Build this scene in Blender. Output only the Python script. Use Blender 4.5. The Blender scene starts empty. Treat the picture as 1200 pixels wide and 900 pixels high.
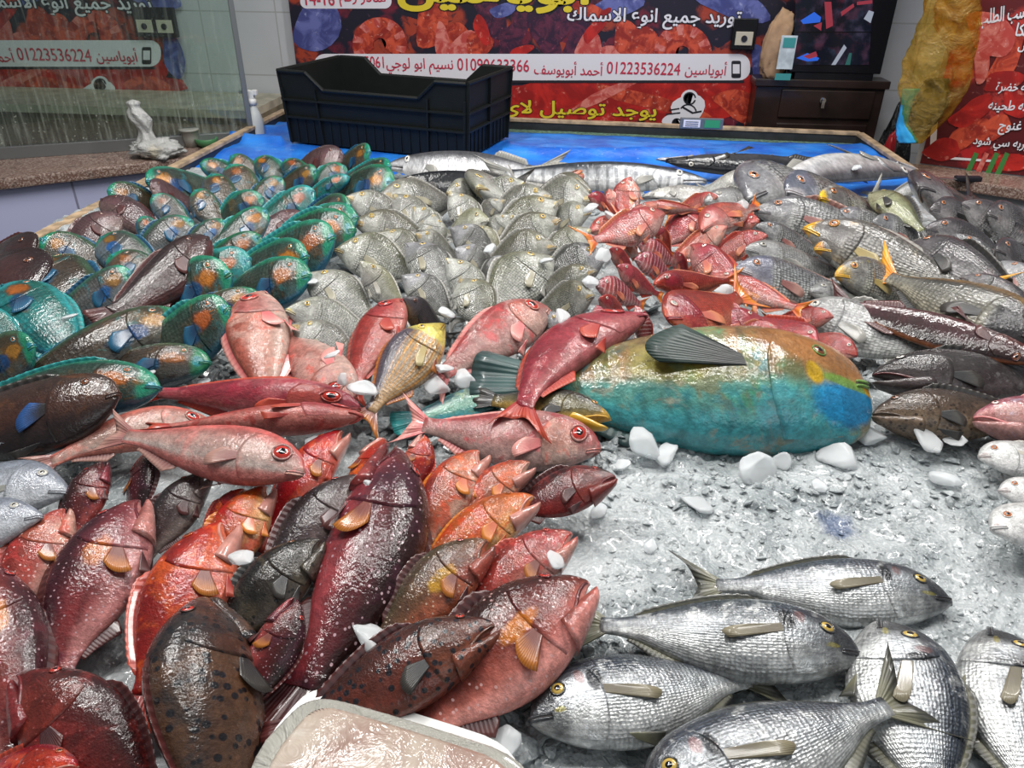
import bpy, bmesh, math, random
import numpy as np
from mathutils import Vector, Matrix

# ------------------------------------------------------------------ camera, light, exposure
SC = bpy.context.scene
COL = SC.collection
random.seed(7)
FPX, CAMH, ZB = 900.0, 0.62, 0.90          # focal length in px of a 1200 px frame, height over the ice, ice level
PITCH, YAW, ROLL = math.radians(60), math.radians(5.0), math.radians(0.6)
CAMLOC = Vector((0, 0, ZB + CAMH))
CAMROT = Matrix.Rotation(YAW, 3, 'Z') @ Matrix.Rotation(PITCH, 3, 'X') @ Matrix.Rotation(ROLL, 3, 'Z')
cam_data = bpy.data.cameras.new('camera')
cam_data.sensor_width = 36.0
cam_data.lens = FPX * 36.0 / 1200.0
cam_data.clip_start = 0.02
cam = bpy.data.objects.new('camera', cam_data)
cam.matrix_world = Matrix.Translation(CAMLOC) @ CAMROT.to_4x4()
COL.objects.link(cam)
SC.camera = cam

SC.view_settings.view_transform = 'Standard'
SC.view_settings.look = 'None'
SC.view_settings.gamma = 1.0
SC.view_settings.exposure = 0.0
SC.view_settings.use_curve_mapping = False

world = bpy.data.worlds.new('market_daylight')
SC.world = world
world.use_nodes = True
_bg = world.node_tree.nodes['Background']
_bg.inputs[0].default_value = (0.90, 0.95, 1.0, 1)
_bg.inputs[1].default_value = 0.17

def area(name, loc, target, sx, sy, power, color=(1, 1, 1)):
    l = bpy.data.lights.new(name, 'AREA')
    l.shape = 'RECTANGLE'; l.size = sx; l.size_y = sy; l.energy = power; l.color = color
    o = bpy.data.objects.new(name, l); COL.objects.link(o)
    o.location = loc
    o.rotation_euler = (Vector(target) - Vector(loc)).to_track_quat('-Z', 'Y').to_euler()
    return o
area('tube_light', (0.7, 2.1, 2.75), (0.2, 1.5, 0.9), 1.4, 0.10, 38, (1, 0.98, 0.95))
area('tube_light', (-0.9, 1.5, 2.75), (-0.5, 1.4, 0.9), 1.4, 0.10, 27, (1, 0.98, 0.95))
area('tube_light', (-0.1, 1.0, 2.7), (-0.1, 1.05, 0.9), 2.2, 0.10, 27, (1, 0.98, 0.95))
area('street_daylight', (1.6, -1.6, 2.9), (0.0, 1.6, 0.9), 2.4, 1.4, 12, (0.93, 0.97, 1.0))

# ------------------------------------------------------------------ placing: a pixel of the photograph -> a place in the room
def ray(px, py):
    return CAMROT @ Vector(((px - 600.0) / FPX, -(py - 450.0) / FPX, -1.0))
def at(px, py, z=0.0):
    d = ray(px, py)
    return CAMLOC + d * ((ZB + z - CAMLOC.z) / d.z)
def at_plane(px, py, p, n):
    d = ray(px, py)
    return CAMLOC + d * ((Vector(p) - CAMLOC).dot(n) / d.dot(n))

# ------------------------------------------------------------------ material helper
class NT:
    def __init__(s, name):
        s.m = bpy.data.materials.new(name); s.m.use_nodes = True
        s.t = s.m.node_tree; s.n = s.t.nodes; s.l = s.t.links
        s.b = s.n['Principled BSDF']
    def node(s, kind, **kw):
        n = s.n.new(kind)
        for k, v in kw.items(): setattr(n, k, v)
        return n
    def put(s, sock, v):
        if isinstance(v, bpy.types.NodeSocket): s.l.new(v, sock)
        elif isinstance(v, (tuple, list)):
            v = tuple(v)
            sock.default_value = v + (1,) if len(sock.default_value) == 4 and len(v) == 3 else v
        else: sock.default_value = v
    def math(s, op, a, b=0.0, c=0.0, clamp=False):
        n = s.node('ShaderNodeMath', operation=op, use_clamp=clamp)
        s.put(n.inputs[0], a); s.put(n.inputs[1], b); s.put(n.inputs[2], c)
        return n.outputs[0]
    def vmath(s, op, a, b=(0, 0, 0)):
        n = s.node('ShaderNodeVectorMath', operation=op)
        s.put(n.inputs[0], a); s.put(n.inputs[1], b)
        return n.outputs[0]
    def step(s, x, lo, hi, a=0.0, b=1.0):
        n = s.node('ShaderNodeMapRange', interpolation_type='SMOOTHSTEP')
        for i, v in enumerate((x, lo, hi, a, b)): s.put(n.inputs[i], v)
        return n.outputs[0]
    def mix(s, a, b, f):
        n = s.node('ShaderNodeMix', data_type='RGBA')
        s.put(n.inputs[0], f); s.put(n.inputs[6], a); s.put(n.inputs[7], b)
        return n.outputs[2]
    def noise(s, vec, scale, detail=3.0, rough=0.55, dist=0.0):
        n = s.node('ShaderNodeTexNoise')
        s.put(n.inputs['Vector'], vec); n.inputs['Scale'].default_value = scale
        n.inputs['Detail'].default_value = detail; n.inputs['Roughness'].default_value = rough
        n.inputs['Distortion'].default_value = dist
        return n.outputs['Fac']
    def voro(s, vec, scale, rnd=1.0, feature='F1'):
        n = s.node('ShaderNodeTexVoronoi', feature=feature)
        s.put(n.inputs['Vector'], vec); n.inputs['Scale'].default_value = scale
        n.inputs['Randomness'].default_value = rnd
        return n
    def obj(s): return s.node('ShaderNodeTexCoord').outputs['Object']
    def geo(s): return s.node('ShaderNodeNewGeometry').outputs['Position']
    def uv(s):
        u = s.node('ShaderNodeUVMap', uv_map='UVMap').outputs[0]
        x = s.node('ShaderNodeSeparateXYZ'); s.l.new(u, x.inputs[0])
        return x.outputs[0], x.outputs[1]
    def comb(s, x, y, z=0.0):
        n = s.node('ShaderNodeCombineXYZ')
        for i, v in enumerate((x, y, z)): s.put(n.inputs[i], v)
        return n.outputs[0]
    def rnd(s): return s.node('ShaderNodeObjectInfo').outputs['Random']
    def bump(s, h, strength, dist=0.01, normal=None):
        n = s.node('ShaderNodeBump'); s.put(n.inputs['Height'], h)
        n.inputs['Strength'].default_value = strength; n.inputs['Distance'].default_value = dist
        if normal: s.l.new(normal, n.inputs['Normal'])
        return n.outputs[0]
    def set(s, **kw):
        names = dict(color='Base Color', rough='Roughness', metal='Metallic', coat='Coat Weight', coatr='Coat Roughness',
                     trans='Transmission Weight', ior='IOR', alpha='Alpha', normal='Normal', emit='Emission Color',
                     emits='Emission Strength', sss='Subsurface Weight', sssr='Subsurface Radius', ssss='Subsurface Scale',
                     spec='Specular IOR Level', coatn='Coat Normal')
        for k, v in kw.items(): s.put(s.b.inputs[names[k]], v)
        return s.m

def plain(name, color, rough=0.5, metal=0.0, coat=0.0, nscale=0.0, namp=0.25, bump=0.0, trans=0.0):
    t = NT(name)
    c = color
    if nscale:
        f = t.noise(t.obj(), nscale, 4)
        dark = tuple(x * (1 - namp) for x in color); lite = tuple(min(1, x * (1 + namp)) for x in color)
        c = t.mix(dark, lite, t.step(f, 0.3, 0.7))
        if bump: t.set(normal=t.bump(f, bump, 0.01))
    return t.set(color=c, rough=rough, metal=metal, coat=coat, trans=trans)

# ------------------------------------------------------------------ mesh helper
def to_mesh(name, verts, faces, mat=None, uvs=None, smooth=True):
    me = bpy.data.meshes.new(name)
    me.from_pydata([tuple(v) for v in verts], [], faces)
    if uvs is not None:
        lay = me.uv_layers.new(name='UVMap')
        idx = np.zeros(len(me.loops), dtype=np.int32)
        me.loops.foreach_get('vertex_index', idx)
        lay.data.foreach_set('uv', np.asarray(uvs, dtype=np.float32)[idx].ravel())
    if smooth: me.polygons.foreach_set('use_smooth', [True] * len(me.polygons))
    if mat: me.materials.append(mat)
    me.update()
    return me
def link(name, me, parent=None, loc=None, kind=None):
    o = bpy.data.objects.new(name, me); COL.objects.link(o)
    if parent: o.parent = parent
    if loc is not None: o.location = loc
    if kind: o['kind'] = kind
    return o
def empty(name, matrix=None, loc=None, rz=0.0):
    o = bpy.data.objects.new(name, None); COL.objects.link(o)
    o.empty_display_size = 0.05
    if matrix is not None: o.matrix_world = matrix
    elif loc is not None: o.matrix_world = Matrix.Translation(loc) @ Matrix.Rotation(rz, 4, 'Z')
    return o
def tag(o, label=None, cat=None, group=None, kind=None):
    if label: o['label'] = label
    if cat: o['category'] = cat
    if group: o['group'] = group
    if kind: o['kind'] = kind
    return o
class MB:
    """collects simple shapes; build() links them as one mesh object"""
    def __init__(s): s.bm = bmesh.new()
    def box(s, c, d, rz=0.0, m=None):
        r = bmesh.ops.create_cube(s.bm, size=1.0)
        M = Matrix.Translation(c) @ Matrix.Rotation(rz, 4, 'Z') @ Matrix.Diagonal((*d, 1))
        bmesh.ops.transform(s.bm, matrix=(m @ M if m else M), verts=r['verts'])
        return r['verts']
    def cyl(s, a, b, r1, r2=None, n=16):
        a, b = Vector(a), Vector(b); d = b - a
        r = bmesh.ops.create_cone(s.bm, cap_ends=True, segments=n, radius1=r1, radius2=r1 if r2 is None else r2, depth=d.length)
        M = Matrix.Translation((a + b) / 2) @ d.to_track_quat('Z', 'Y').to_matrix().to_4x4()
        bmesh.ops.transform(s.bm, matrix=M, verts=r['verts'])
    def lathe(s, prof, n=24, c=(0, 0, 0)):
        rings = []
        for r, z in prof:
            rings.append([s.bm.verts.new((c[0] + r * math.cos(2 * math.pi * k / n), c[1] + r * math.sin(2 * math.pi * k / n), c[2] + z)) for k in range(n)])
        for a, b in zip(rings, rings[1:]):
            for k in range(n): s.bm.faces.new((a[k], a[(k + 1) % n], b[(k + 1) % n], b[k]))
        s.bm.faces.new(rings[0][::-1]); s.bm.faces.new(rings[-1])
    def prism(s, pts, extrude):
        """closed outline of 3-D points pushed along a vector"""
        e = Vector(extrude)
        a = [s.bm.verts.new(p) for p in pts]; b = [s.bm.verts.new(Vector(p) + e) for p in pts]
        n = len(pts)
        s.bm.faces.new(a[::-1]); s.bm.faces.new(b)
        for k in range(n): s.bm.faces.new((a[k], a[(k + 1) % n], b[(k + 1) % n], b[k]))
    def tube(s, pts, r, n=8):
        pts = [Vector(p) for p in pts]
        rings = []
        for i, p in enumerate(pts):
            d = (pts[min(i + 1, len(pts) - 1)] - pts[max(i - 1, 0)]).normalized()
            q = d.to_track_quat('Z', 'Y')
            rr = r[i] if isinstance(r, (list, tuple)) else r
            rings.append([s.bm.verts.new(p + q @ Vector((rr * math.cos(2 * math.pi * k / n), rr * math.sin(2 * math.pi * k / n), 0))) for k in range(n)])
        for a, b in zip(rings, rings[1:]):
            for k in range(n): s.bm.faces.new((a[k], a[(k + 1) % n], b[(k + 1) % n], b[k]))
        s.bm.faces.new(rings[0][::-1]); s.bm.faces.new(rings[-1])
    def build(s, name, mat, parent=None, bevel=0.0, smooth=False, kind=None):
        bmesh.ops.recalc_face_normals(s.bm, faces=s.bm.faces)
        if bevel:
            bmesh.ops.bevel(s.bm, geom=list(s.bm.edges), offset=bevel, segments=2, affect='EDGES', profile=0.6)
        me = bpy.data.meshes.new(name); s.bm.to_mesh(me); s.bm.free()
        if smooth: me.polygons.foreach_set('use_smooth', [True] * len(me.polygons))
        me.materials.append(mat)
        return link(name, me, parent, kind=kind)

# smooth value noise in numpy, for lumps in meshes
_rs = np.random.RandomState(3)
_tab = _rs.rand(64, 64, 64)
def vnoise(p):
    p = np.asarray(p, dtype=float); i = np.floor(p).astype(int); f = p - i; f = f * f * (3 - 2 * f)
    out = 0
    for dx in (0, 1):
        for dy in (0, 1):
            for dz in (0, 1):
                w = (f[..., 0] if dx else 1 - f[..., 0]) * (f[..., 1] if dy else 1 - f[..., 1]) * (f[..., 2] if dz else 1 - f[..., 2])
                out = out + w * _tab[(i[..., 0] + dx) % 64, (i[..., 1] + dy) % 64, (i[..., 2] + dz) % 64]
    return out * 2 - 1
def fbm(p, octs=4):
    p = np.asarray(p, dtype=float); a, out = 1.0, 0
    for k in range(octs):
        out = out + a * vnoise(p * (2 ** k) + 11.3 * k); a *= 0.5
    return out

# ================================================================== the setting
WALLY = 3.45
def tile_mat(name, color, grout, sx, sz, rough=0.25):
    t = NT(name)
    p = t.node('ShaderNodeSeparateXYZ'); t.l.new(t.geo(), p.inputs[0])
    br = t.node('ShaderNodeTexBrick'); br.offset = 0.0
    t.l.new(t.comb(p.outputs[0], p.outputs[2]), br.inputs['Vector'])
    br.inputs['Scale'].default_value = 1.0
    br.inputs['Brick Width'].default_value = sx; br.inputs['Row Height'].default_value = sz
    br.inputs['Mortar Size'].default_value = 0.003
    t.put(br.inputs['Color1'], color); t.put(br.inputs['Color2'], tuple(c * 0.96 for c in color)); t.put(br.inputs['Mortar'], grout)
    n = t.noise(t.geo(), 3.0, 4)
    c = t.mix(br.outputs[0], tuple(c * 0.8 for c in color), t.step(n, 0.45, 0.8, 0, 0.5))
    return t.set(color=c, rough=rough)
TILE = tile_mat('white_tile', (0.60, 0.61, 0.64), (0.42, 0.42, 0.42), 0.33, 0.25)
FLOOR = plain('grey_floor', (0.25, 0.25, 0.25), 0.4, nscale=6)
b = MB(); b.box((0, 1.5, -0.05), (9, 6.5, 0.1)); b.build('floor', FLOOR, kind='structure')
b = MB(); b.box((-0.2, WALLY + 0.085, 1.3), (8, 0.12, 2.8)); b.build('wall_back', TILE, kind='structure')

# ---- fish stall table: slab, skirt, rails
XL, XR, YN = -1.27, 1.055, 0.12
_bl, _br = at(333, 127, .03), at(1008, 154, .03); YFL, YFR = _bl.y, _br.y; YF = min(YFL, YFR)
WOOD = plain('worn_rail_wood', (0.42, 0.30, 0.19), 0.6, nscale=30, namp=0.35)
DARK = plain('dark_wet_board', (0.025, 0.026, 0.028), 0.45, nscale=20)
table = empty('stall_table', loc=(0, 1.6, 0))
tag(table, 'long fish stall table with dark wooden rails under the ice and the blue sheet', 'table')
def tp(v): return Vector(v) - Vector((0, 1.6, 0))
b = MB(); b.box(tp((0.5 * (XL + XR), 0.5 * (YN + YF), 0.855)), (XR - XL, YF - YN, 0.05)); b.build('tabletop', DARK, table)
b = MB()
for x in (XL + .08, XR - .08): b.box(tp((x, 0.5 * (YN + YF), 0.415)), (0.03, YF - YN - .1, 0.83))
b.build('side_panel', DARK, table)
def rail(p, q, h=0.05, w=0.022):
    p, q = Vector(p), Vector(q); d = q - p; rz = math.atan2(d.y, d.x); c = (p + q) / 2
    b = MB(); b.box(tp((c.x, c.y, 0.88 + h / 2 - 0.012)), (d.length, w, h - .01), rz); r = b.build('rail', DARK, table)
    b = MB(); b.box(tp((c.x, c.y, 0.88 + h - 0.009)), (d.length, w + .006, .012), rz, None); b.build('rail_cap', WOOD, r, bevel=.002)
rail((XL, YN, 0), (_bl.x, YFL, 0)); rail((XR, YN, 0), (_br.x, YFR, 0)); rail((_bl.x, YFL, 0), (_br.x, YFR, 0), .052)
MOSS = plain('green_felt', (0.10, 0.17, 0.12), 0.9, nscale=80, namp=0.6, bump=0.6)
b = MB(); b.prism([tp((_bl.x + .02, YFL - .012, .881)), tp((_br.x - .02, YFR - .012, .881)), tp((_br.x - .02, YFR - .09, .881)), tp((_bl.x + .02, YFL - .09, .881))], (0, 0, .008)); o = b.build('felt_strip', MOSS, table)

# ---- blue plastic sheet at the far end
t = NT('blue_plastic_sheet')
nz = t.noise(t.obj(), 55, 5, .7); nb = t.noise(t.obj(), 9, 3)
fleck = t.step(t.noise(t.obj(), 90, 2), .70, .74)
BLUE = t.set(color=t.mix(t.mix((0.010, 0.12, 0.60), (0.03, 0.27, 0.88), t.step(nb, .3, .7)), (.7, .75, .8), t.math('MULTIPLY', fleck, .6)),
             rough=.38, normal=t.bump(nz, .35, .01), coat=.25)
nx, ny = 150, 60
gx = np.linspace(XL + .02, XR - .05, nx); gy = np.linspace(2.10, YF - .07, ny)
X, Y = np.meshgrid(gx, gy, indexing='ij')
P = np.stack([X * 2.2, Y * 6, 0 * X], -1)
Z = 0.892 + 0.012 * np.abs(fbm(P, 4)) + 0.030 * np.exp(-((Y - 2.60 - .05 * np.sin(X * 3)) / .022) ** 2) * (X < .4) \
    + 0.02 * np.exp(-((Y - 2.85 - .25 * (X + .9)) / .03) ** 2) * (X < -.5)
Z = Z + 0.015 * np.clip((X - (XR - .14)) / .1, 0, 1) ** 2
Y = Y + (YFL - YF) * np.clip((XR - X) / (XR - XL), 0, 1) * (Y - 2.1) / (YF - 2.1)
Z = np.where((X > -1.05) & (X < -.28) & (Y > 2.5) & (Y < 2.95), np.minimum(Z, .896), Z)
V = np.stack([X, Y - .0, Z], -1).reshape(-1, 3)
faces = [(i * ny + j, (i + 1) * ny + j, (i + 1) * ny + j + 1, i * ny + j + 1) for i in range(nx - 1) for j in range(ny - 1)]
me = to_mesh('plastic_sheet', V, faces, BLUE)
o = link('plastic_sheet', me); md = o.modifiers.new('thick', 'SOLIDIFY'); md.thickness = .002
tag(o, 'crumpled bright blue plastic sheet covering the far end of the stall table', 'plastic sheet')

# ---- left counter with granite top and the dirty glass case
GRAN = NT('brown_granite')
v = GRAN.voro(GRAN.geo(), 260); nn = GRAN.noise(GRAN.geo(), 25, 4)
c = GRAN.mix((0.16, 0.09, 0.07), (0.42, 0.33, 0.28), GRAN.step(v.outputs['Color'], .3, .9))
GRAN = GRAN.set(color=GRAN.mix(c, (.03, .025, .025), GRAN.step(nn, .55, .75, 0, .7)), rough=.35)
LILAC = tile_mat('lilac_tile', (0.50, 0.52, 0.74), (0.18, 0.18, 0.25), .33, .5, .3)
zl = -0.03
pa, pb = at(-60, 216, zl), at(222, 184.5, zl)
du = (pb - pa).normalized(); pa2 = pa - du * .5; pb2 = pb + du * 1.0
nrm = Vector((-du.y, du.x, 0))                           # away from the camera
if nrm.y < 0: nrm = -nrm
b = MB(); b.prism([pa2, pb2, pb2 + nrm * .9, pa2 + nrm * .9], (0, 0, -.035)); b.build('trim_1', GRAN, kind='structure', bevel=.006)
b = MB()
q0, q1 = pa2 + nrm * .03 + Vector((0, 0, -.035)), pb2 + nrm * .03 + Vector((0, 0, -.035))
b.prism([q0, q1, q1 + nrm * .1, q0 + nrm * .1], (0, 0, -(ZB + zl - .035))); b.build('wall_left', LILAC, kind='structure')
# glass: clear with streaky dirt
t = NT('dirty_glass')
sp = t.node('ShaderNodeSeparateXYZ'); t.l.new(t.geo(), sp.inputs[0])
along = t.math('ADD', sp.outputs[0], sp.outputs[1])
streak = t.noise(t.comb(t.math('MULTIPLY', along, 60), t.math('MULTIPLY', sp.outputs[2], 5)), 1.0, 5, .65)
spots = t.noise(t.geo(), 120, 2, .5)
low = t.step(sp.outputs[2], ZB - .02, ZB + .30, 1.0, .25)
dirt = t.math('MULTIPLY', t.math('ADD', t.step(streak, .45, .8, 0.04, .55), t.step(spots, .66, .72, 0, .5)), low, clamp=True)
tr = t.node('ShaderNodeBsdfTransparent'); tr.inputs[0].default_value = (.84, .92, .88, 1)
gl = t.node('ShaderNodeBsdfGlossy'); gl.inputs['Roughness'].default_value = .03
df = t.node('ShaderNodeBsdfDiffuse'); df.inputs[0].default_value = (.50, .54, .47, 1)
fr = t.node('ShaderNodeFresnel'); fr.inputs[0].default_value = 1.45
m1 = t.node('ShaderNodeMixShader'); t.l.new(fr.outputs[0], m1.inputs[0]); t.l.new(tr.outputs[0], m1.inputs[1]); t.l.new(gl.outputs[0], m1.inputs[2])
m2 = t.node('ShaderNodeMixShader'); t.put(m2.inputs[0], dirt); t.l.new(m1.outputs[0], m2.inputs[1]); t.l.new(df.outputs[0], m2.inputs[2])
t.l.new(m2.outputs[0], t.n['Material Output'].inputs[0]); GLASS = t.m
ALU = plain('grey_aluminium', (.22, .23, .23), .4, .6)
case = empty('glass_case', loc=pb + nrm * .13)
tag(case, 'dirty glass case pane with grey metal frame standing on the brown granite counter', 'glass case')
inv = case.matrix_world.inverted() if False else Matrix.Translation(-(pb + nrm * .13))
g0 = at(-80, 192, zl); g1 = at(293, 166.5, zl)
gd = (g1 - g0).normalized(); gn = Vector((-gd.y, gd.x, 0))
def lc(v): return inv @ Vector(v)
b = MB(); b.prism([lc(g0 + Vector((0, 0, .035))), lc(g1 + Vector((0, 0, .035))), lc(g1 + gn * .006 + Vector((0, 0, .035))), lc(g0 + gn * .006 + Vector((0, 0, .035)))], (0, 0, .95)); b.build('glass_pane', GLASS, case)
b = MB(); b.prism([lc(g0 - gn * .012), lc(g1 - gn * .012), lc(g1 + gn * .022), lc(g0 + gn * .022)], (0, 0, .04)); b.build('base_rail', ALU, case, bevel=.002)
b = MB(); b.prism([lc(g1 - gn * .008), lc(g1 + gd * .018 - gn * .008), lc(g1 + gd * .018 + gn * .018), lc(g1 + gn * .018)], (0, 0, 1.0)); b.build('corner_post', ALU, case, bevel=.002)
# low brown counter inside, behind the glass
INNER = plain('stained_concrete', (.20, .17, .11), .7, nscale=7, namp=.5)
w0 = Vector((-3.4, WALLY - .42, 0)); 
zc_ = at_plane(100, 127, (0, WALLY - .44, 0), Vector((0, 1, 0))).z
b = MB(); b.box((-2.36, WALLY - .19, (zc_ - .03) / 2), (2.1, .37, zc_ - .03)); b.build('trim_2', INNER, kind='structure')
b = MB(); b.box((-2.36, WALLY - .20, zc_ - .015), (2.1, .40, .03)); b.build('trim_3', plain('pale_ledge_stone', (.45, .42, .33), .5, nscale=15), kind='structure')

# ---- right counter, partition wall
GREY = tile_mat('grey_tile', (0.50, 0.52, 0.55), (0.3, 0.3, 0.3), .4, .5, .3)
ra, rb = at(1072, 203, zl), at(1215, 224, zl)
rd = (rb - ra).normalized(); rn = Vector((-rd.y, rd.x, 0))
if rn.y < 0: rn = -rn
ra2, rb2 = ra - rd * .03, rb + rd * .9
ba, bb = at(1072, 191.5, zl), at(1215, 209, zl)
bd = (bb - ba).normalized(); bn = Vector((-bd.y, bd.x, 0))
if bn.y < 0: bn = -bn
b = MB(); b.prism([ra2, rb2, bb + bd * .9, ba - bd * .03], (0, 0, -.035)); b.build('trim_4', GRAN, kind='structure', bevel=.005)
b = MB(); q0, q1 = ra2 + rn * .03 + Vector((0, 0, -.035)), rb2 + rn * .03 + Vector((0, 0, -.035))
b.prism([q0, q1, q1 + rn * .1, q0 + rn * .1], (0, 0, -(ZB + zl - .035))); b.build('wall_front', GREY, kind='structure')
b = MB(); q0, q1 = ba.copy(), bb + bd * .9; q0.z = q1.z = 0
b.prism([q0, q1, q1 + bn * .1, q0 + bn * .1], (0, 0, 2.4)); b.build('wall_right', plain('grey_partition', (.30, .31, .34), .5, nscale=10), kind='structure')

# ================================================================== printed banners and lettering
ISO, FIN, INI, MED = 0, 1, 2, 3
_F = {'ا': (0xFE8D, 0xFE8E, 0, 0), 'أ': (0xFE83, 0xFE84, 0, 0), 'ب': (0xFE8F, 0xFE90, 0xFE91, 0xFE92), 'ة': (0xFE93, 0xFE94, 0, 0),
      'ت': (0xFE95, 0xFE96, 0xFE97, 0xFE98), 'ج': (0xFE9D, 0xFE9E, 0xFE9F, 0xFEA0), 'ح': (0xFEA1, 0xFEA2, 0xFEA3, 0xFEA4),
      'خ': (0xFEA5, 0xFEA6, 0xFEA7, 0xFEA8), 'د': (0xFEA9, 0xFEAA, 0, 0), 'ر': (0xFEAD, 0xFEAE, 0, 0),
      'س': (0xFEB1, 0xFEB2, 0xFEB3, 0xFEB4), 'ش': (0xFEB5, 0xFEB6, 0xFEB7, 0xFEB8), 'ص': (0xFEB9, 0xFEBA, 0xFEBB, 0xFEBC),
      'ض': (0xFEBD, 0xFEBE, 0xFEBF, 0xFEC0), 'ط': (0xFEC1, 0xFEC2, 0xFEC3, 0xFEC4), 'ع': (0xFEC9, 0xFECA, 0xFECB, 0xFECC),
      'غ': (0xFECD, 0xFECE, 0xFECF, 0xFED0), 'ف': (0xFED1, 0xFED2, 0xFED3, 0xFED4), 'ق': (0xFED5, 0xFED6, 0xFED7, 0xFED8),
      'ك': (0xFED9, 0xFEDA, 0xFEDB, 0xFEDC), 'ل': (0xFEDD, 0xFEDE, 0xFEDF, 0xFEE0), 'م': (0xFEE1, 0xFEE2, 0xFEE3, 0xFEE4),
      'ن': (0xFEE5, 0xFEE6, 0xFEE7, 0xFEE8), 'ه': (0xFEE9, 0xFEEA, 0xFEEB, 0xFEEC), 'و': (0xFEED, 0xFEEE, 0, 0),
      'ي': (0xFEF1, 0xFEF2, 0xFEF3, 0xFEF4), 'ى': (0xFEEF, 0xFEF0, 0, 0), 'لا': (0xFEFB, 0xFEFC, 0, 0)}
def shape_arabic(s):
    """joined letter forms, laid out right to left"""
    s2 = []; i = 0
    while i < len(s):
        if s[i:i + 2] == 'لا': s2.append('لا'); i += 2
        else: s2.append(s[i]); i += 1
    out = []
    for i, ch in enumerate(s2):
        f = _F.get(ch)
        if not f: out.append(ch); continue
        prev = i > 0 and s2[i - 1] in _F and _F[s2[i - 1]][INI] != 0
        nxt = i + 1 < len(s2) and s2[i + 1] in _F and f[INI] != 0
        out.append(chr(f[MED] if prev and nxt else f[FIN] if prev else f[INI] if nxt else f[ISO]))
    return ''.join(out[::-1])
def flat(name, col, rough=.55):
    return plain(name, col, rough)
INKW, INKR, INKY, INKK = flat('white_ink', (.78, .76, .82)), flat('red_ink', (.55, .03, .07)), flat('yellow_ink', (.75, .58, .03)), flat('black_ink', (.012, .012, .02))
def lettering(name, s, plane, box, mat, parent, bold=0.0, outline=None, lift=.002, rot=0.0):
    """text fitted into a pixel box of the photograph, on the plane (point, normal)"""
    p, n = plane
    x0, y0, x1, y1 = box
    c = at_plane((x0 + x1) / 2, (y0 + y1) / 2, p, n)
    ex = (at_plane(x1, (y0 + y1) / 2, p, n) - at_plane(x0, (y0 + y1) / 2, p, n)); w = ex.length; ex.z *= 1; ex.normalize()
    ey = (at_plane((x0 + x1) / 2, y0, p, n) - at_plane((x0 + x1) / 2, y1, p, n)); h = ey.length; ey = Vector((0, 0, 1))
    ex = (ex - ey * ex.z).normalized()
    body = s if s[0].isdigit() or s[0] == '.' else shape_arabic(s)
    res = []
    for off, m, lf in ([(outline[0], outline[1], lift * .5)] if outline else []) + [(bold, mat, lift)]:
        cu = bpy.data.curves.new(name, 'FONT'); cu.body = body; cu.size = 1.0; cu.resolution_u = 4
        tmp = bpy.data.objects.new(name, cu); COL.objects.link(tmp)
        bpy.context.view_layer.update()
        me = bpy.data.meshes.new_from_object(tmp.evaluated_get(bpy.context.evaluated_depsgraph_get()))
        bpy.data.objects.remove(tmp); bpy.data.curves.remove(cu)
        co = np.array([v.co[:] for v in me.vertices])
        lo, hi = (co.min(0), co.max(0)) if not res else res[0]
        if not res: res.append((lo, hi))
        nn = -n if n.dot(ray(600, 100)) > 0 else n
        R2 = Matrix.Rotation(rot, 3, nn)
        for v in me.vertices:
            a = (v.co.x - (lo[0] + hi[0]) / 2) / (hi[0] - lo[0]) * w; bb_ = (v.co.y - (lo[1] + hi[1]) / 2) / (hi[1] - lo[1]) * h
            q = R2 @ (ex * a + ey * bb_)
            v.co = c + q + nn * lf - parent.matrix_world.translation
        me.materials.clear(); me.materials.append(m)
        if off:                                                   # heavier strokes: the same letters shifted a little
            bm = bmesh.new(); e_ = off * w / (hi[0] - lo[0]); e2 = off * h / (hi[1] - lo[1])
            for k in range(8):
                n0 = len(bm.verts); bm.from_mesh(me); bm.verts.ensure_lookup_table()
                sh = ex * e_ * math.cos(k * math.pi / 4) + ey * e2 * math.sin(k * math.pi / 4) + nn * (.00002 * k)
                for v in bm.verts[n0:]: v.co += sh
            bm.to_mesh(me); bm.free()
        link(name, me, parent)
_ply = [0]
def printed(name, pts, plane, mat, parent, lift=.001, smooth_iter=0):
    """a printed flat shape given by its outline in pixels"""
    p, n = plane
    _ply[0] = (_ply[0] + 1) % 60; lift = lift + .00003 * _ply[0] if lift < .0027 else lift
    nn = -n if n.dot(ray(600, 100)) > 0 else n
    b = MB()
    q = [at_plane(x, y, p, n) + nn * lift - parent.matrix_world.translation for x, y in pts]
    b.bm.faces.new([b.bm.verts.new(v) for v in q])
    bmesh.ops.triangulate(b.bm, faces=b.bm.faces)
    return b.build(name, mat, parent)
def ring_pts(cx, cy, r0, r1, a0, a1, n=14, sy=1.0):
    o = [(cx + r1 * math.cos(a0 + (a1 - a0) * k / n), cy - sy * r1 * math.sin(a0 + (a1 - a0) * k / n)) for k in range(n + 1)]
    i = [(cx + r0 * math.cos(a0 + (a1 - a0) * k / n), cy - sy * r0 * math.sin(a0 + (a1 - a0) * k / n)) for k in range(n + 1)]
    return o + i[::-1]
def blob_pts(cx, cy, rx, ry, rot=0.0, wob=.12, n=18, seed=0):
    r = random.Random(seed); ph = r.random() * 6
    return [(cx + (rx * math.cos(a) * math.cos(rot) - ry * math.sin(a) * math.sin(rot)) * (1 + wob * math.sin(3 * a + ph)),
             cy - (rx * math.cos(a) * math.sin(rot) + ry * math.sin(a) * math.cos(rot)) * (1 + wob * math.sin(2 * a + ph))) for a in [2 * math.pi * k / n for k in range(n)]]
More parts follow.
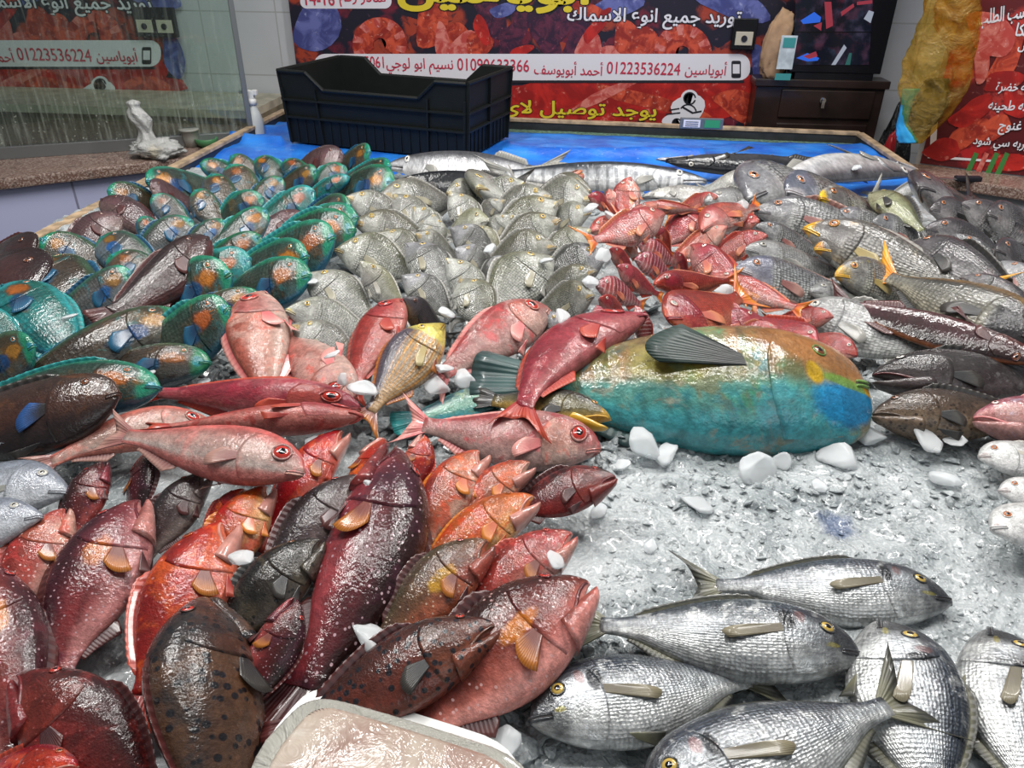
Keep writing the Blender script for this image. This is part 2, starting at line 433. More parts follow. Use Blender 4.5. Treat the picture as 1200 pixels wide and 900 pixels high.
def rrect(x0, y0, x1, y1, r, n=5):
    pts = []
    for cx, cy, a in ((x1 - r, y0 + r, 0), (x0 + r, y0 + r, 1), (x0 + r, y1 - r, 2), (x1 - r, y1 - r, 3)):
        for k in range(n + 1):
            t_ = math.pi / 2 * (a + k / n); pts.append((cx + r * math.cos(t_), cy - r * math.sin(t_)))
    return pts
def print_mat(name, a, bcol, c, scale):
    t = NT(name); o = t.geo()
    f = t.noise(o, scale, 5, .6, .8); g = t.noise(o, scale * 3.1, 4, .6)
    col = t.mix(t.mix(a, bcol, t.step(f, .4, .62)), c, t.step(g, .6, .75, 0, .8))
    return t.set(color=col, rough=.5)
def collage(name, dark, red, org, pale_, sc):
    t = NT(name); o = t.geo(); w = t.noise(o, sc, 3, .6, 1.2); d = t.vmath('ADD', o, t.comb(t.math('MULTIPLY', w, .10), 0.0, t.math('MULTIPLY', w, -.08)))
    v = t.voro(d, sc * 1.3, 1.0); cells = t.node('ShaderNodeSeparateColor'); t.l.new(v.outputs['Color'], cells.inputs[0])
    f = t.noise(d, sc * 4, 5, .65, .6)
    c = t.mix(dark, red, t.step(cells.outputs[0], .42, .5)); c = t.mix(c, org, t.step(cells.outputs[1], .66, .72, 0, .9))
    c = t.mix(c, dark, t.step(v.outputs['Distance'], .38, .62)); c = t.mix(c, dark, t.step(f, .52, .36, 0, .75)); c = t.mix(c, pale_, t.step(f, .62, .74, 0, .55))
    return t.set(color=c, rough=.5)
PR_BG = collage('banner_seafood_print', (.010, .008, .022), (.16, .012, .03), (.40, .05, .02), (.30, .16, .22), 8)
PR_RED = print_mat('seafood_red_print', (.30, .008, .008), (.55, .020, .014), (.80, .26, .20), 11)
PR_ORG = print_mat('shrimp_orange_print', (.30, .02, .012), (.66, .09, .04), (.82, .40, .30), 20)
PR_PNK = print_mat('shrimp_pink_print', (.50, .06, .05), (.70, .22, .18), (.82, .5, .48), 22)
PR_PUR = print_mat('lobster_purple_print', (.03, .008, .03), (.12, .02, .05), (.36, .08, .14), 24)
PR_BLU = print_mat('fish_blue_print', (.05, .06, .22), (.14, .16, .42), (.35, .38, .62), 14)
PR_GRN = flat('parsley_green_print', (.05, .22, .05))

def arc_shrimp(cx, cy, r, parent, plane, flip=1, s=1.0):
    printed('printed_shrimp', ring_pts(cx, cy, r * .24, r, math.radians(-35), math.radians(215), 18, s), plane, PR_ORG, parent, .0012)
    for k in range(7):
        a = math.radians(-20 + 36 * k)
        printed('printed_shrimp', ring_pts(cx, cy, r * .62, r * .98, a, a + .28, 4, s), plane, PR_PNK, parent, .0016)
def seafood(parent, plane, dx=0, dy=0, only=None):
    S = lambda pts: [(x + dx, y + dy) for x, y in pts]
    def P_(mat, pts, lift=.001):
        if only and max(p[0] for p in pts) < only: return
        printed('printed_seafood', S(pts), plane, mat, parent, lift)
    P_(PR_RED, blob_pts(700, 120, 190, 26, 0, .15, seed=1)); P_(PR_RED, blob_pts(815, 115, 75, 30, .1, .15, seed=2))
    P_(PR_RED, blob_pts(640, 105, 60, 14, .3, .1, seed=3), .0012); P_(PR_ORG, blob_pts(760, 118, 70, 9, -.25, .1, seed=4), .0014)
    P_(PR_PNK, blob_pts(705, 112, 50, 6, .45, .1, seed=5), .0016); P_(PR_ORG, blob_pts(870, 125, 34, 16, -.4, .15, seed=6), .0014)
    for x, y, rx, ry, rot, m in ((505, 30, 18, 30, -.2, PR_ORG), (535, 45, 14, 20, .2, PR_ORG), (519, 52, 9, 26, .1, PR_PNK), (545, 52, 17, 13, .9, PR_PNK), (561, 52, 17, 15, .8, PR_ORG), (527, 60, 15, 9, 0, PR_PNK),
                                 (575, 20, 14, 34, .5, PR_PUR), (600, 45, 12, 32, -.5, PR_PUR), (640, 42, 14, 30, .5, PR_PUR), (620, 22, 22, 12, 0, PR_PUR), (655, 30, 16, 26, -.6, PR_PUR), (675, 48, 11, 34, -.45, PR_PUR),
                                 (690, 55, 14, 20, -.5, PR_PNK), (715, 62, 16, 9, .2, PR_PNK), (735, 45, 16, 24, .1, PR_ORG), (758, 50, 14, 22, .2, PR_ORG), (720, 8, 40, 12, .3, PR_BLU), (690, 12, 22, 9, -.3, PR_ORG),
                                 (590, 12, 16, 8, .2, PR_BLU), (700, 30, 24, 7, .9, PR_RED), (610, 60, 16, 6, .4, PR_RED), (565, 35, 8, 18, .4, PR_RED)):
        P_(m, blob_pts(x, y, rx, ry, rot, .12, seed=x), .0012)
    arc_shrimp(445 + dx, 52 + dy, 32, parent, plane) if not only else None
    arc_shrimp(800 + dx, 62 + dy, 34, parent, plane)
    P_(PR_BLU, blob_pts(372, 30, 26, 34, -.5, .08, seed=8)); P_(PR_BLU, blob_pts(893, 80, 12, 30, .2, .1, seed=9)); P_(PR_BLU, blob_pts(860, 5, 46, 16, -.3, .1, seed=10))
def banner(label, dx, dy, edge0, edge1, plane, full=True):
    p, n = plane
    c = at_plane((edge0 + edge1) / 2 + dx, 145 + dy, p, n)
    root = empty('banner', loc=c); tag(root, label, 'banner')
    bpy.context.view_layer.update()
    z1 = 1.95
    P0, P1 = at_plane(edge0 + dx, 148 + dy, p, n), at_plane(edge1 + dx, 152 + dy, p, n); z0 = P1.z
    b = MB(); b.prism([Vector((P0.x, P0.y, z0)) - c, Vector((P1.x, P1.y, z0)) - c, Vector((P1.x, P1.y + .004, z0)) - c, Vector((P0.x, P0.y + .004, z0)) - c], (0, 0, z1 - z0)); b.build('printed_sheet', PR_BG, root)
    B = lambda x0, y0, x1, y1: (x0 + dx, y0 + dy, x1 + dx, y1 + dy)
    seafood(root, plane, dx, dy, None if full else 640)
    pr = lambda nm, pts, m, lf: printed(nm, [(x + dx, y + dy) for x, y in pts], plane, m, root, lf)
    pr('number_strip', rrect(368 if full else 600, 63, 879, 94, 13), INKW, .003)
    pr('strip_edge', [(368 if full else 630, 94), (872, 94), (872, 97), (368 if full else 630, 97)], INKK, .0028)
    L = lambda nm, s, box, m, **k: lettering(nm, s, plane, B(*box), m, root, lift=.005, **k)
    L('lettering', 'أبوياسين', (803, 72, 851, 91), INKR, bold=.008); L('lettering', '01223536224', (711, 73, 797, 87), INKR, bold=.006)
    L('lettering', 'أحمد أبويوسف', (626, 72, 706, 91), INKR, bold=.008)
    if full:
        L('lettering', '01090633366', (536, 69, 620, 83), INKR, bold=.006); L('lettering', 'نسيم ابو لوجي', (453, 68, 531, 87), INKR, bold=.008)
        L('lettering', '5061', (428, 66, 450, 79), INKR, bold=.006)
        pr('name_box', rrect(352, -30, 459, 10, 8), INKW, .003); L('lettering', 'شادر رقم', (398, -10, 452, 8), INKR, bold=.012); L('lettering', '14-16', (358, -9, 392, 6), INKR, bold=.012)
        L('lettering', 'أبوياسين', (466, -44, 690, 14), INKY, bold=.03, outline=(.055, INKK))
    L('lettering', 'توريد جميع انوع الاسماك', (664, 10, 867, 34), INKW, bold=.018, outline=(.07, INKK))
    L('lettering', 'يوجد توصيل لاي', (588, 119, 768, 143), INKY, bold=.02, outline=(.05, INKK))
    pr('phone_icon', rrect(857, 71, 868, 91, 2), INKK, .005); pr('phone_icon', [(858.5, 75), (866.5, 75), (866.5, 86), (858.5, 86)], INKW, .006)
    # line-drawn courier sticker
    pr('courier_sticker', blob_pts(806, 128, 20, 18, .5, .1, seed=3), INKW, .005); pr('courier_sticker', blob_pts(808, 114, 10, 9, 0, .03), INKW, .0052)
    pr('courier_sticker', blob_pts(790, 142, 14, 9, 0, .05), INKW, .0053)
    for pts in (ring_pts(808, 115, 6, 7.6, .1, 6.0, 16), ring_pts(806, 132, 9, 10.6, .2, 2.6, 10), ring_pts(793, 144, 4.5, 6, .1, 6.0, 12), [(784, 128), (796, 126), (796, 127.6), (784, 129.6)], [(780, 133), (797, 131), (797, 132.6), (780, 134.6)], [(800, 124), (812, 131), (822, 129), (822, 131), (811, 133), (799, 126)]):
        pr('courier_sticker', pts, INKK, .0065)
    return root
WALLP = (Vector((0, WALLY - .004, 1.2)), Vector((0, 1, 0)))
banner('long seafood banner with phone numbers on the wall behind the black crate', 0, 0, 356, 909, WALLP)
banner('matching seafood banner seen through the dirty glass at far left', -690, -16, 560, 908, WALLP, False)

# ---- banner on the right partition
RP = (ba - bn * .004, bn)
c = at_plane(1150, 195, *RP); root = empty('banner', loc=c); tag(root, 'red seafood menu banner with white Arabic list on the right partition', 'banner')
bpy.context.view_layer.update()
q = [at_plane(1078, 191, *RP), at_plane(1260, 213, *RP)]
q[1].z = q[0].z
PR_RED2 = collage('menu_red_print', (.10, .005, .008), (.48, .014, .018), (.62, .05, .04), (.72, .30, .26), 7)
b = MB(); b.prism([q[0] - c, q[1] - c, q[1] - bn * -.003 - c, q[0] + bn * .003 - c], (0, 0, 1.05)); b.build('printed_sheet', PR_RED2, root)
for x, y, rx, ry, rot, m in ((1160, 40, 24, 34, .6, PR_PNK), (1168, 38, 14, 22, .6, PR_ORG), (1150, 75, 9, 26, 0, PR_PNK), (1180, 70, 12, 40, -.5, PR_ORG), (1130, 160, 34, 12, .7, PR_ORG), (1175, 95, 24, 13, .3, PR_RED),
                             (1140, 130, 30, 11, .55, PR_RED), (1105, 175, 22, 12, .2, PR_RED), (1165, 150, 24, 11, .6, PR_ORG), (1190, 120, 16, 20, .2, PR_RED), (1185, 190, 22, 12, 0, PR_RED), (1125, 12, 18, 14, 0, PR_PUR)):
    printed('printed_seafood', blob_pts(x, y, rx, ry, rot, .15, seed=x), RP, m, root, .001 + .0001 * (x % 9))
for k in range(4): printed('printed_parsley', [(1130 + 12 * k, 203), (1142 + 12 * k, 178), (1147 + 12 * k, 180), (1136 + 12 * k, 205)], RP, PR_GRN if k != 1 else PR_PNK, root, .0022)
printed('printed_frame', [(1088, 182), (1215, 190.5), (1215, 193), (1087, 185)], RP, INKW, root, .003); printed('printed_frame', [(1091, 146), (1099, 141), (1097, 172), (1090, 172)], RP, INKW, root, .003)
for s, box, rot in (('طلبات حسب الطلب', (1147, 4, 1245, 26), .22), ('سلطه خضرة', (1167, 96, 1222, 110), .06), ('سلطه طحينه', (1158, 118, 1222, 132), .06), ('بابا غنوج', (1170, 141, 1216, 158), .08), ('شوربه سي شود', (1139, 163, 1216, 177), .02), ('سمكا', (1191, 27, 1222, 42), .05), ('جمبري مخصوص', (1192, 50, 1280, 64), .05)):
    lettering('lettering', s, RP, box, INKW, root, bold=.02, outline=(.06, INKK), lift=.004, rot=rot)

# ================================================================== things round the stall
def lump_mesh(name, mat, size, seed=0, amp=.25, freq=2.0, sub=4, shape=None, ridges=0.0):
    """a crumpled soft body (bags) from a noised sphere"""
    bm = bmesh.new(); bmesh.ops.create_icosphere(bm, subdivisions=sub, radius=1.0)
    P = np.array([v.co[:] for v in bm.verts])
    n = fbm(P * freq + seed * 7.7, 3); cr = np.abs(vnoise(P * freq * 2.3 + seed)) if ridges else 0
    Q = P * (1 + amp * n + ridges * (0.3 - cr))[:, None]
    if shape: Q = shape(Q)
    Q = Q * np.array(size)
    for v, q in zip(bm.verts, Q): v.co = q
    me = bpy.data.meshes.new(name); bm.to_mesh(me); bm.free()
    me.polygons.foreach_set('use_smooth', [True] * len(me.polygons)); me.materials.append(mat)
    return me

# ---- black plastic fish crate
t = NT('black_plastic'); n = t.noise(t.obj(), 25, 4)
CRATE = t.set(color=t.mix((.005, .006, .006), (.010, .013, .012), n), rough=.55, spec=.3, normal=t.bump(n, .15, .003))
A, B_, C_ = at(343, 166, 0.002), at(553, 188, 0.002), at(583, 162, 0.002)
ux = (B_ - A); CW = ux.length * .97; ux.normalize(); uy = Vector((-ux.y, ux.x, 0)); CD, CH = .36, .235
crate = empty('fish_crate', Matrix.Translation(A) @ Matrix(((ux.x, uy.x, 0), (ux.y, uy.y, 0), (0, 0, 1))).to_4x4())
tag(crate, 'empty black plastic fish crate with dipped long sides standing on the blue sheet', 'crate')
FL = .012                                                     # walls flare a little to the top
def crate_side(name, p0, p1, out, dip):
    p0, p1, out = Vector(p0), Vector(p1), Vector(out); d = p1 - p0; L = d.length; d.normalize()
    b = MB()
    def pt(u, z, o=0.0):
        fl = FL * z / CH
        return p0 + d * (u + (fl if u > L / 2 else -fl) * 1.0) + out * (fl + o) + Vector((0, 0, z))
    top = [(0, CH), (.16 * L, CH), (.25 * L, CH * dip), (.75 * L, CH * dip), (.84 * L, CH), (L, CH)] if dip < 1 else [(0, CH), (L, CH)]
    b.prism([pt(0, 0), pt(L, 0)] + [pt(u, z) for u, z in top[::-1]], -out * .005)
    side = b.build('side_wall', CRATE, crate, kind=None)
    r = MB()
    for (u0, z0), (u1, z1) in zip(top, top[1:]): r.tube([pt(u0, z0, .004), pt(u1, z1, .004)], .006, 6)   # rolled rim
    r.build('rim', CRATE, side)
    r = MB()
    for z in (.36 * CH, .60 * CH): r.prism([pt(0, z), pt(L, z), pt(L, z, .012), pt(0, z, .012)], (0, 0, .006))
    for u in [0.004, L - .004] + ([.2 * L, .8 * L] if dip < 1 else [.5 * L]): r.prism([pt(u - .003, .0), pt(u + .003, .0), pt(u + .003, .0, .010), pt(u - .003, 0, .010)], pt(u, CH * min(dip, .98)) - pt(u, 0))
    k = int(L / .032)
    for i in range(1, k): r.prism([pt(L * i / k - .002, .004), pt(L * i / k + .002, .004), pt(L * i / k + .002, .004, .006), pt(L * i / k - .002, .004, .006)], (0, 0, .32 * CH))
    r.build('ribs', CRATE, side)
crate_side('s', (0, 0, 0), (CW, 0, 0), (0, -1, 0), .77); crate_side('s', (CW, CD, 0), (0, CD, 0), (0, 1, 0), .77)
crate_side('s', (CW, 0, 0), (CW, CD, 0), (1, 0, 0), 1.0); crate_side('s', (0, CD, 0), (0, 0, 0), (-1, 0, 0), 1.0)
b = MB(); b.box((CW / 2, CD / 2, .006), (CW, CD, .008)); b.build('bottom', CRATE, crate)

# ---- dark wooden cabinet with drawer and lock
DWOOD = plain('dark_brown_wood', (.022, .012, .010), .35, nscale=8, namp=.4, coat=.2)
CHROME = plain('chrome', (.7, .68, .62), .15, 1.0)
CY = 3.335
CP = (Vector((0, CY, 1)), Vector((0, 1, 0)))
k0, k1 = at_plane(879, 150, *CP), at_plane(1027, 150, *CP); kt = at_plane(960, 93, *CP).z
cab = empty('cabinet', loc=((k0.x + k1.x) / 2, CY, 0)); tag(cab, 'dark brown wooden cabinet with a locked drawer below the screen', 'cabinet')
w = k1.x - k0.x
b = MB(); b.box((0, .055, (kt - .03) / 2), (w, .11, kt - .03)); b.build('body', DWOOD, cab, bevel=.003)
b = MB(); b.box((0, .045, kt - .015), (w + .02, .12, .03)); b.build('top', DWOOD, cab, bevel=.004)
dz = (at_plane(950, 105, *CP).z, at_plane(950, 138, *CP).z)
b = MB(); b.box((.03, -.004, sum(dz) / 2), (w * .72, .014, dz[0] - dz[1])); dr = b.build('drawer', DWOOD, cab, bevel=.004)
b = MB(); b.box((.03, -.002, dz[1] - .05), (w * .72, .010, .055)); b.build('drawer', DWOOD, cab, bevel=.004)
lk = at_plane(963, 117, *CP) - Vector(cab.location)
b = MB(); b.cyl((lk.x, -.011, lk.z), (lk.x, -.02, lk.z), .012); lock = b.build('lock', CHROME, dr)
b = MB(); b.box((lk.x, -.024, lk.z), (.004, .012, .022)); b.box((lk.x, -.030, lk.z - .012), (.012, .003, .03)); b.build('key', CHROME, lock)

# ---- wall screen showing camera pictures
TP = (Vector((0, CY - .01, 1)), Vector((0, 1, 0)))
SCR = NT('screen_glass'); f = SCR.voro(SCR.geo(), 26); g = SCR.noise(SCR.geo(), 18, 4)
SCR = SCR.set(color=(.005, .005, .008), rough=.12, emit=SCR.mix((.004, .006, .012), SCR.mix((.10, .015, .03), (.02, .05, .09), f.outputs['Color']), SCR.step(g, .45, .7)), emits=.8)
def scr_mat(n, c): return NT(n).set(color=(.01, .01, .01), emit=c, emits=1.0, rough=.2)
q0, q1 = at_plane(924, 88, *TP), at_plane(1031, 92, *TP)
tv = empty('monitor', loc=((q0.x + q1.x) / 2, CY - .01, kt)); tag(tv, 'black flat screen showing dark security camera pictures, standing on the cabinet', 'screen')
bpy.context.view_layer.update()
FR = plain('black_gloss_frame', (.008, .008, .010), .2)
zt = 1.93; z0 = at_plane(975, 86, *TP).z
b = MB(); b.box((0, .02, (z0 + zt) / 2 - kt), (q1.x - q0.x, .035, zt - z0)); b.build('frame', FR, tv, bevel=.004)
b = MB(); b.box((0, .03, (z0 - kt) / 2), (.30, .05, z0 - kt)); b.build('stand', FR, tv)
sroot = tv
def scr_quad(nm, pts, m, lf): printed(nm, pts, (Vector((0, CY - .0085 , 1)), Vector((0, 1, 0))), m, tv, lf)
scr_quad('screen', [(934, -40), (1026, -40), (1018, 76), (929, 76)], SCR, .001)
SB, SW_, SR, SG = scr_mat('screen_blue', (.02, .12, .65)), scr_mat('screen_pale', (.30, .33, .40)), scr_mat('screen_red', (.28, .03, .05)), scr_mat('screen_teal', (.02, .10, .09))
for m, pts in ((SB, [(938, 24), (954, 14), (962, 20), (961, 26), (941, 28)]), (SB, [(933, 68), (946, 62), (960, 68), (958, 71), (946, 72)]), (SW_, [(974, 76), (989, 52), (992, 56), (979, 76)]), (SW_, [(1012, 22), (1018, 12), (1024, 14), (1020, 27)]),
               (SR, [(966, 2), (974, 2), (976, 30), (968, 34)]), (SR, [(985, 14), (1000, 4), (1001, 8), (986, 19)]), (SR, [(941, 66), (956, 60), (958, 66), (948, 69)]), (SG, [(990, 76), (995, 62), (998, 62), (996, 76)]), (SR, [(1004, 2), (1022, 0), (1022, 4), (1004, 6)]), (SR, [(953, 30), (963, 26), (962, 36)])):
    scr_quad('screen_picture', pts, m, .002)
b = MB()
scr_quad('screen_divider', [(929, 37), (1022, 37), (1022, 38.3), (929, 38.3)], FR, .003)

# ---- brown paper bag on the cabinet
t = NT('brown_paper'); n = t.noise(t.obj(), 18, 5); PAPER = t.set(color=t.mix((.30, .17, .09), (.55, .36, .22), n), rough=.8, normal=t.bump(n, .5, .01))
g = at_plane(905, 92, *TP)
pb_ = empty('paper_bag', loc=(g.x, CY + .005, kt)); tag(pb_, 'creased brown paper bag with a pale teal printed sheet beside the screen', 'paper bag')
def bagshape(Q):
    Q = Q.copy(); z = Q[:, 2]; s = 1 - .25 * np.clip(z, -1, 1); Q[:, 0] *= s; Q[:, 0] = np.sign(Q[:, 0]) * np.abs(Q[:, 0]) ** .6; Q[:, 1] *= .8; Q[:, 0] += .3 * np.clip(z, 0, 1) ** 2; return Q
me = lump_mesh('bag_body', PAPER, (.052, .035, .125), 4, .12, 2, 4, bagshape, .25); o = link('bag_body', me, pb_, (0, 0, .12))
b = MB(); b.box((.032, -.045, .10), (.06, .004, .12)); o = b.build('printed_sheet', plain('pale_printed_paper', (.55, .62, .66), .6, nscale=20), pb_)
TPR = flat('teal_print', (.05, .30, .30))
b = MB(); b.box((.032, -.0475, .012), (.06, .004, .024)); b.build('teal_band', TPR, pb_)
b = MB(); b.box((.034, -.0475, .135), (.045, .003, .035)); b.build('teal_picture', TPR, pb_)

# ---- wall socket over the banner
SPN = (Vector((0, WALLY - .02, 1)), Vector((0, 1, 0)))
def socket(label, px, py, double=False):
    c = at_plane(px, py, *SPN); s = empty('wall_socket', loc=(c.x, WALLY - .006, c.z)); tag(s, label, 'wall socket', None)
    b = MB(); b.box((0, -.012, 0), (.095 * (1.9 if double else 1), .024, .115)); b.build('frame', FR, s, bevel=.003)
    for dx in ((-.044, .044) if double else (0,)):
        b = MB(); b.box((dx, -.026, -.015), (.068, .008, .05)); p = b.build('plate', plain('beige_plate', (.55, .50, .40), .4), s, bevel=.002)
        b = MB(); b.cyl((dx, -.028, -.015), (dx, -.034, -.015), .012); b.build('knob', INKK, p)
socket('dark framed socket with beige plate on the banner left of the paper bag', 872, 40)
socket('dark framed double socket with two beige plates seen through the dirty glass', 182, 26, True)

# ---- little price tags on the back rail
lh = at_plane(823, 146, Vector((0, YF - .07, 1)), Vector((0, 1, 0)))
s = empty('tag_holder', loc=(lh.x, YF - .045, .938)); tag(s, 'small grey tag holder with white card and green card on the back rail', 'tag holder')
b = MB(); b.box((0, 0, .013), (.155, .010, .038)); b.build('frame', ALU, s, bevel=.002)
b = MB(); b.box((-.035, -.006, .013), (.06, .003, .026)); cd = b.build('card', INKW, s)
b = MB(); [b.box((-.035, -.008, .019 - .007 * k), (.046, .001, .002)) for k in range(3)]; b.build('card_lines', INKK, cd)
b = MB(); b.box((.038, -.006, .013), (.055, .003, .026)); b.build('card', flat('green_card', (.03, .30, .13)), s)

# ---- yellow see-through bag with a blue thing in it, hung on the partition
t = NT('yellow_plastic_film'); n = t.noise(t.obj(), 14, 5, .65, .6)
tr = t.node('ShaderNodeBsdfTransparent'); tr.inputs[0].default_value = (.90, .74, .34, 1)
t.set(color=t.mix((.60, .34, .05), (.85, .60, .20), n), rough=.22, trans=.25, normal=t.bump(n, .9, .03))
m = t.node('ShaderNodeMixShader'); t.put(m.inputs[0], t.step(n, .35, .7, .06, .42)); t.l.new(tr.outputs[0], m.inputs[1]); t.l.new(t.b.outputs[0], m.inputs[2]); t.l.new(m.outputs[0], t.n['Material Output'].inputs[0]); FILM = t.m
YP = (ba - bn * .13, bn)
yb = empty('plastic_bag', loc=at_plane(1105, 110, *YP)); tag(yb, 'yellow see-through plastic bag hanging in front of the red menu banner', 'plastic bag')
bpy.context.view_layer.update()
def film_loft(name, secs, mat, parent, seed, wr=.12, n=40, thick=.35):
    """secs: (left px, right px, y px) from top to bottom"""
    V, Fc = [], []
    m = 40
    ys = np.array([s[2] for s in secs], float); ls = np.array([s[0] for s in secs], float); rs_ = np.array([s[1] for s in secs], float)
    for i in range(m + 1):
        y = ys[0] + (ys[-1] - ys[0]) * i / m; l, r = np.interp(y, ys, ls), np.interp(y, ys, rs_)
        a, c_ = at_plane(l, y, *YP), at_plane(r, y, *YP); mid = (a + c_) / 2; hx = (c_ - a) / 2
        hy = -YP[1].normalized() * hx.length * thick; hy = -hy if hy.y > 0 else hy
        for k in range(n):
            th = 2 * math.pi * k / n
            q = np.array([math.cos(th) * 1.6, math.sin(th) * 1.6, i * .16 + seed * 5])
            f = 1 + wr * float(vnoise(q * 1.7)) + wr * .6 * float(vnoise(q * 4.1)) + .05 * math.sin(7 * th + .2 * i)
            V.append(mid + hx * math.cos(th) * f + hy * math.sin(th) * f - Vector(parent.matrix_world.translation))
    for i in range(m):
        for k in range(n): Fc.append((i * n + k, i * n + (k + 1) % n, (i + 1) * n + (k + 1) % n, (i + 1) * n + k))
    Fc.append(tuple(range(n))[::-1]); Fc.append(tuple(m * n + k for k in range(n)))
    return link(name, to_mesh(name, V, Fc, mat), parent)
film_loft('bag_film', [(1088, 1146, -30), (1078, 1147, 20), (1065, 1143, 60), (1055, 1138, 95), (1056, 1125, 120), (1058, 1108, 140), (1062, 1090, 158), (1068, 1080, 168)], FILM, yb, 1, .10)
film_loft('bag_fold', [(1098, 1147, -30), (1096, 1148, 30), (1108, 1146, 52), (1116, 1140, 75), (1118, 1132, 95)], FILM, yb, 3, .16, thick=.62)
film_loft('dark_contents', [(1086, 1112, 92), (1076, 1112, 108), (1070, 1110, 125), (1068, 1098, 142), (1070, 1086, 156)], plain('dark_olive_scraps', (.09, .075, .03), .5, nscale=30, namp=.7, bump=.6), yb, 5, .2, thick=.26)
film_loft('blue_wrapper', [(1058, 1078, 104), (1055, 1068, 125), (1051, 1064, 145), (1050, 1072, 158), (1054, 1076, 167)], plain('blue_wrapper', (.03, .30, .58), .35, nscale=14, namp=.3), yb, 7, .12, thick=.5)

# ---- black rubbish bag and red bag standing behind the rail at the right corner
BAGK = NT('black_bag_film'); n = BAGK.noise(BAGK.obj(), 12, 5, .7); BAGK = BAGK.set(color=(.012, .012, .014), rough=.25, normal=BAGK.bump(n, 1.0, .05))
kb = at_plane(1046, 150, Vector((0, 3.24, 1)), Vector((0, 1, 0)))
def sack(Q):
    Q = Q.copy(); z = Q[:, 2]; Q[:, :2] *= (1 - .35 * np.clip(z, 0, 1) ** 2)[:, None]; return Q
hb = at_plane(1046, 122, Vector((0, 3.24, 1)), Vector((0, 1, 0))).z
o = link('rubbish_bag', lump_mesh('rubbish_bag', BAGK, (.085, .10, hb / 2), 5, .12, 2.2, 4, sack, .2), None, (kb.x + .03, 3.27, hb / 2 * 1.02)); tag(o, 'crumpled black rubbish bag behind the right rail corner', 'rubbish bag')
hr = at_plane(1034, 146, Vector((0, 3.2, 1)), Vector((0, 1, 0)))
o = link('plastic_bag', lump_mesh('plastic_bag', plain('red_bag_film', (.28, .008, .012), .35), (.05, .05, hr.z / 2), 6, .1, 2, 4, sack, .1), None, (hr.x + .02, 3.12, hr.z / 2)); tag(o, 'small red plastic bag below the black rubbish bag at the rail corner', 'plastic bag')

# ---- knotted white bag on the left counter
t = NT('white_bag_film'); n = t.noise(t.obj(), 16, 5, .65, .5); n2 = t.noise(t.obj(), 6, 2)
WBAG = t.set(color=t.mix((.62, .62, .60), (.72, .60, .36), t.step(n2, .58, .72, 0, .7)), rough=.3, trans=.25, normal=t.bump(n, 1.0, .02), sss=.0)
wp = at(183, 184, zl); wb = empty('plastic_bag', loc=(wp.x, wp.y, wp.z)); tag(wb, 'knotted white plastic bag with upright twisted neck on the left granite counter', 'plastic bag')
def flatb(Q):
    Q = Q.copy(); Q[:, 2] = np.maximum(Q[:, 2], -.72); return Q
o = link('bag_body', lump_mesh('bag_body', WBAG, (.085, .06, .036), 2, .18, 1.8, 4, flatb, .35), wb, (.01, 0, .0275))
V, Fc, n_, m_ = [], [], 28, 30
for i in range(m_ + 1):
    u = i / m_; r = np.interp(u, [0, .15, .35, .6, .75, .85, .95, 1], [.05, .034, .020, .030, .028, .016, .022, .004])
    for k in range(n_):
        th = 2 * math.pi * k / n_; tw = th + 2.2 * u
        f = 1 + .18 * math.sin(5 * tw) + .12 * float(vnoise(np.array([math.cos(tw) * 2, math.sin(tw) * 2, u * 5])))
        V.append((-.028 - .0 * u + .012 * math.sin(u * 5) + r * f * math.cos(th), r * f * .8 * math.sin(th), .03 + .155 * u))
for i in range(m_):
    for k in range(n_): Fc.append((i * n_ + k, i * n_ + (k + 1) % n_, (i + 1) * n_ + (k + 1) % n_, (i + 1) * n_ + k))
Fc.append(tuple(m_ * n_ + k for k in range(n_)))
link('bag_neck', to_mesh('bag_neck', V, Fc, WBAG), wb)

# ---- spray bottle, green bowl, grey cup on the counter behind the left rail
sp_ = at(296, 164, zl); WPL = plain('white_plastic', (.72, .72, .70), .3)
sb = empty('spray_bottle', loc=(sp_.x + .02, sp_.y, sp_.z)); tag(sb, 'white trigger spray bottle standing behind the left rail', 'spray bottle')
b = MB(); b.lathe([(.028, 0), (.030, .01), (.030, .07), (.022, .10), (.013, .118), (.013, .13)], 24); b.build('bottle', plain('milky_plastic', (.6, .62, .6), .3), sb, smooth=True)
b = MB(); b.lathe([(.016, .125), (.016, .142), (.012, .146)], 20); b.build('collar', WPL, sb, smooth=True)
b = MB(); b.box((.0, 0, .160), (.022, .018, .03)); b.box((-.022, 0, .170), (.04, .014, .013)); b.box((.015, 0, .168), (.018, .016, .018)); h_ = b.build('spray_head', WPL, sb, bevel=.003)
b = MB(); b.tube([(-.014, 0, .164), (-.022, 0, .150), (-.020, 0, .135)], [.005, .004, .003]); b.build('trigger', WPL, h_, smooth=True)
gp = at(243, 172, zl); b = MB(); b.lathe([(.022, 0), (.034, .012), (.040, .030), (.037, .031), (.031, .014), (.01, .006)], 24); o = b.build('bowl', plain('green_plastic', (.06, .20, .08), .35), smooth=True)
o.location = gp; tag(o, 'small green plastic bowl on the counter behind the left rail', 'bowl')
gp = at(225, 172, zl); b = MB(); b.lathe([(.022, 0), (.027, .03), (.030, .055), (.034, .057), (.034, .062), (.02, .062)], 24); o = b.build('cup', plain('grey_plastic', (.28, .28, .25), .4), smooth=True)
o.location = gp; tag(o, 'grey lidded cup on the counter beside the white bag', 'cup')

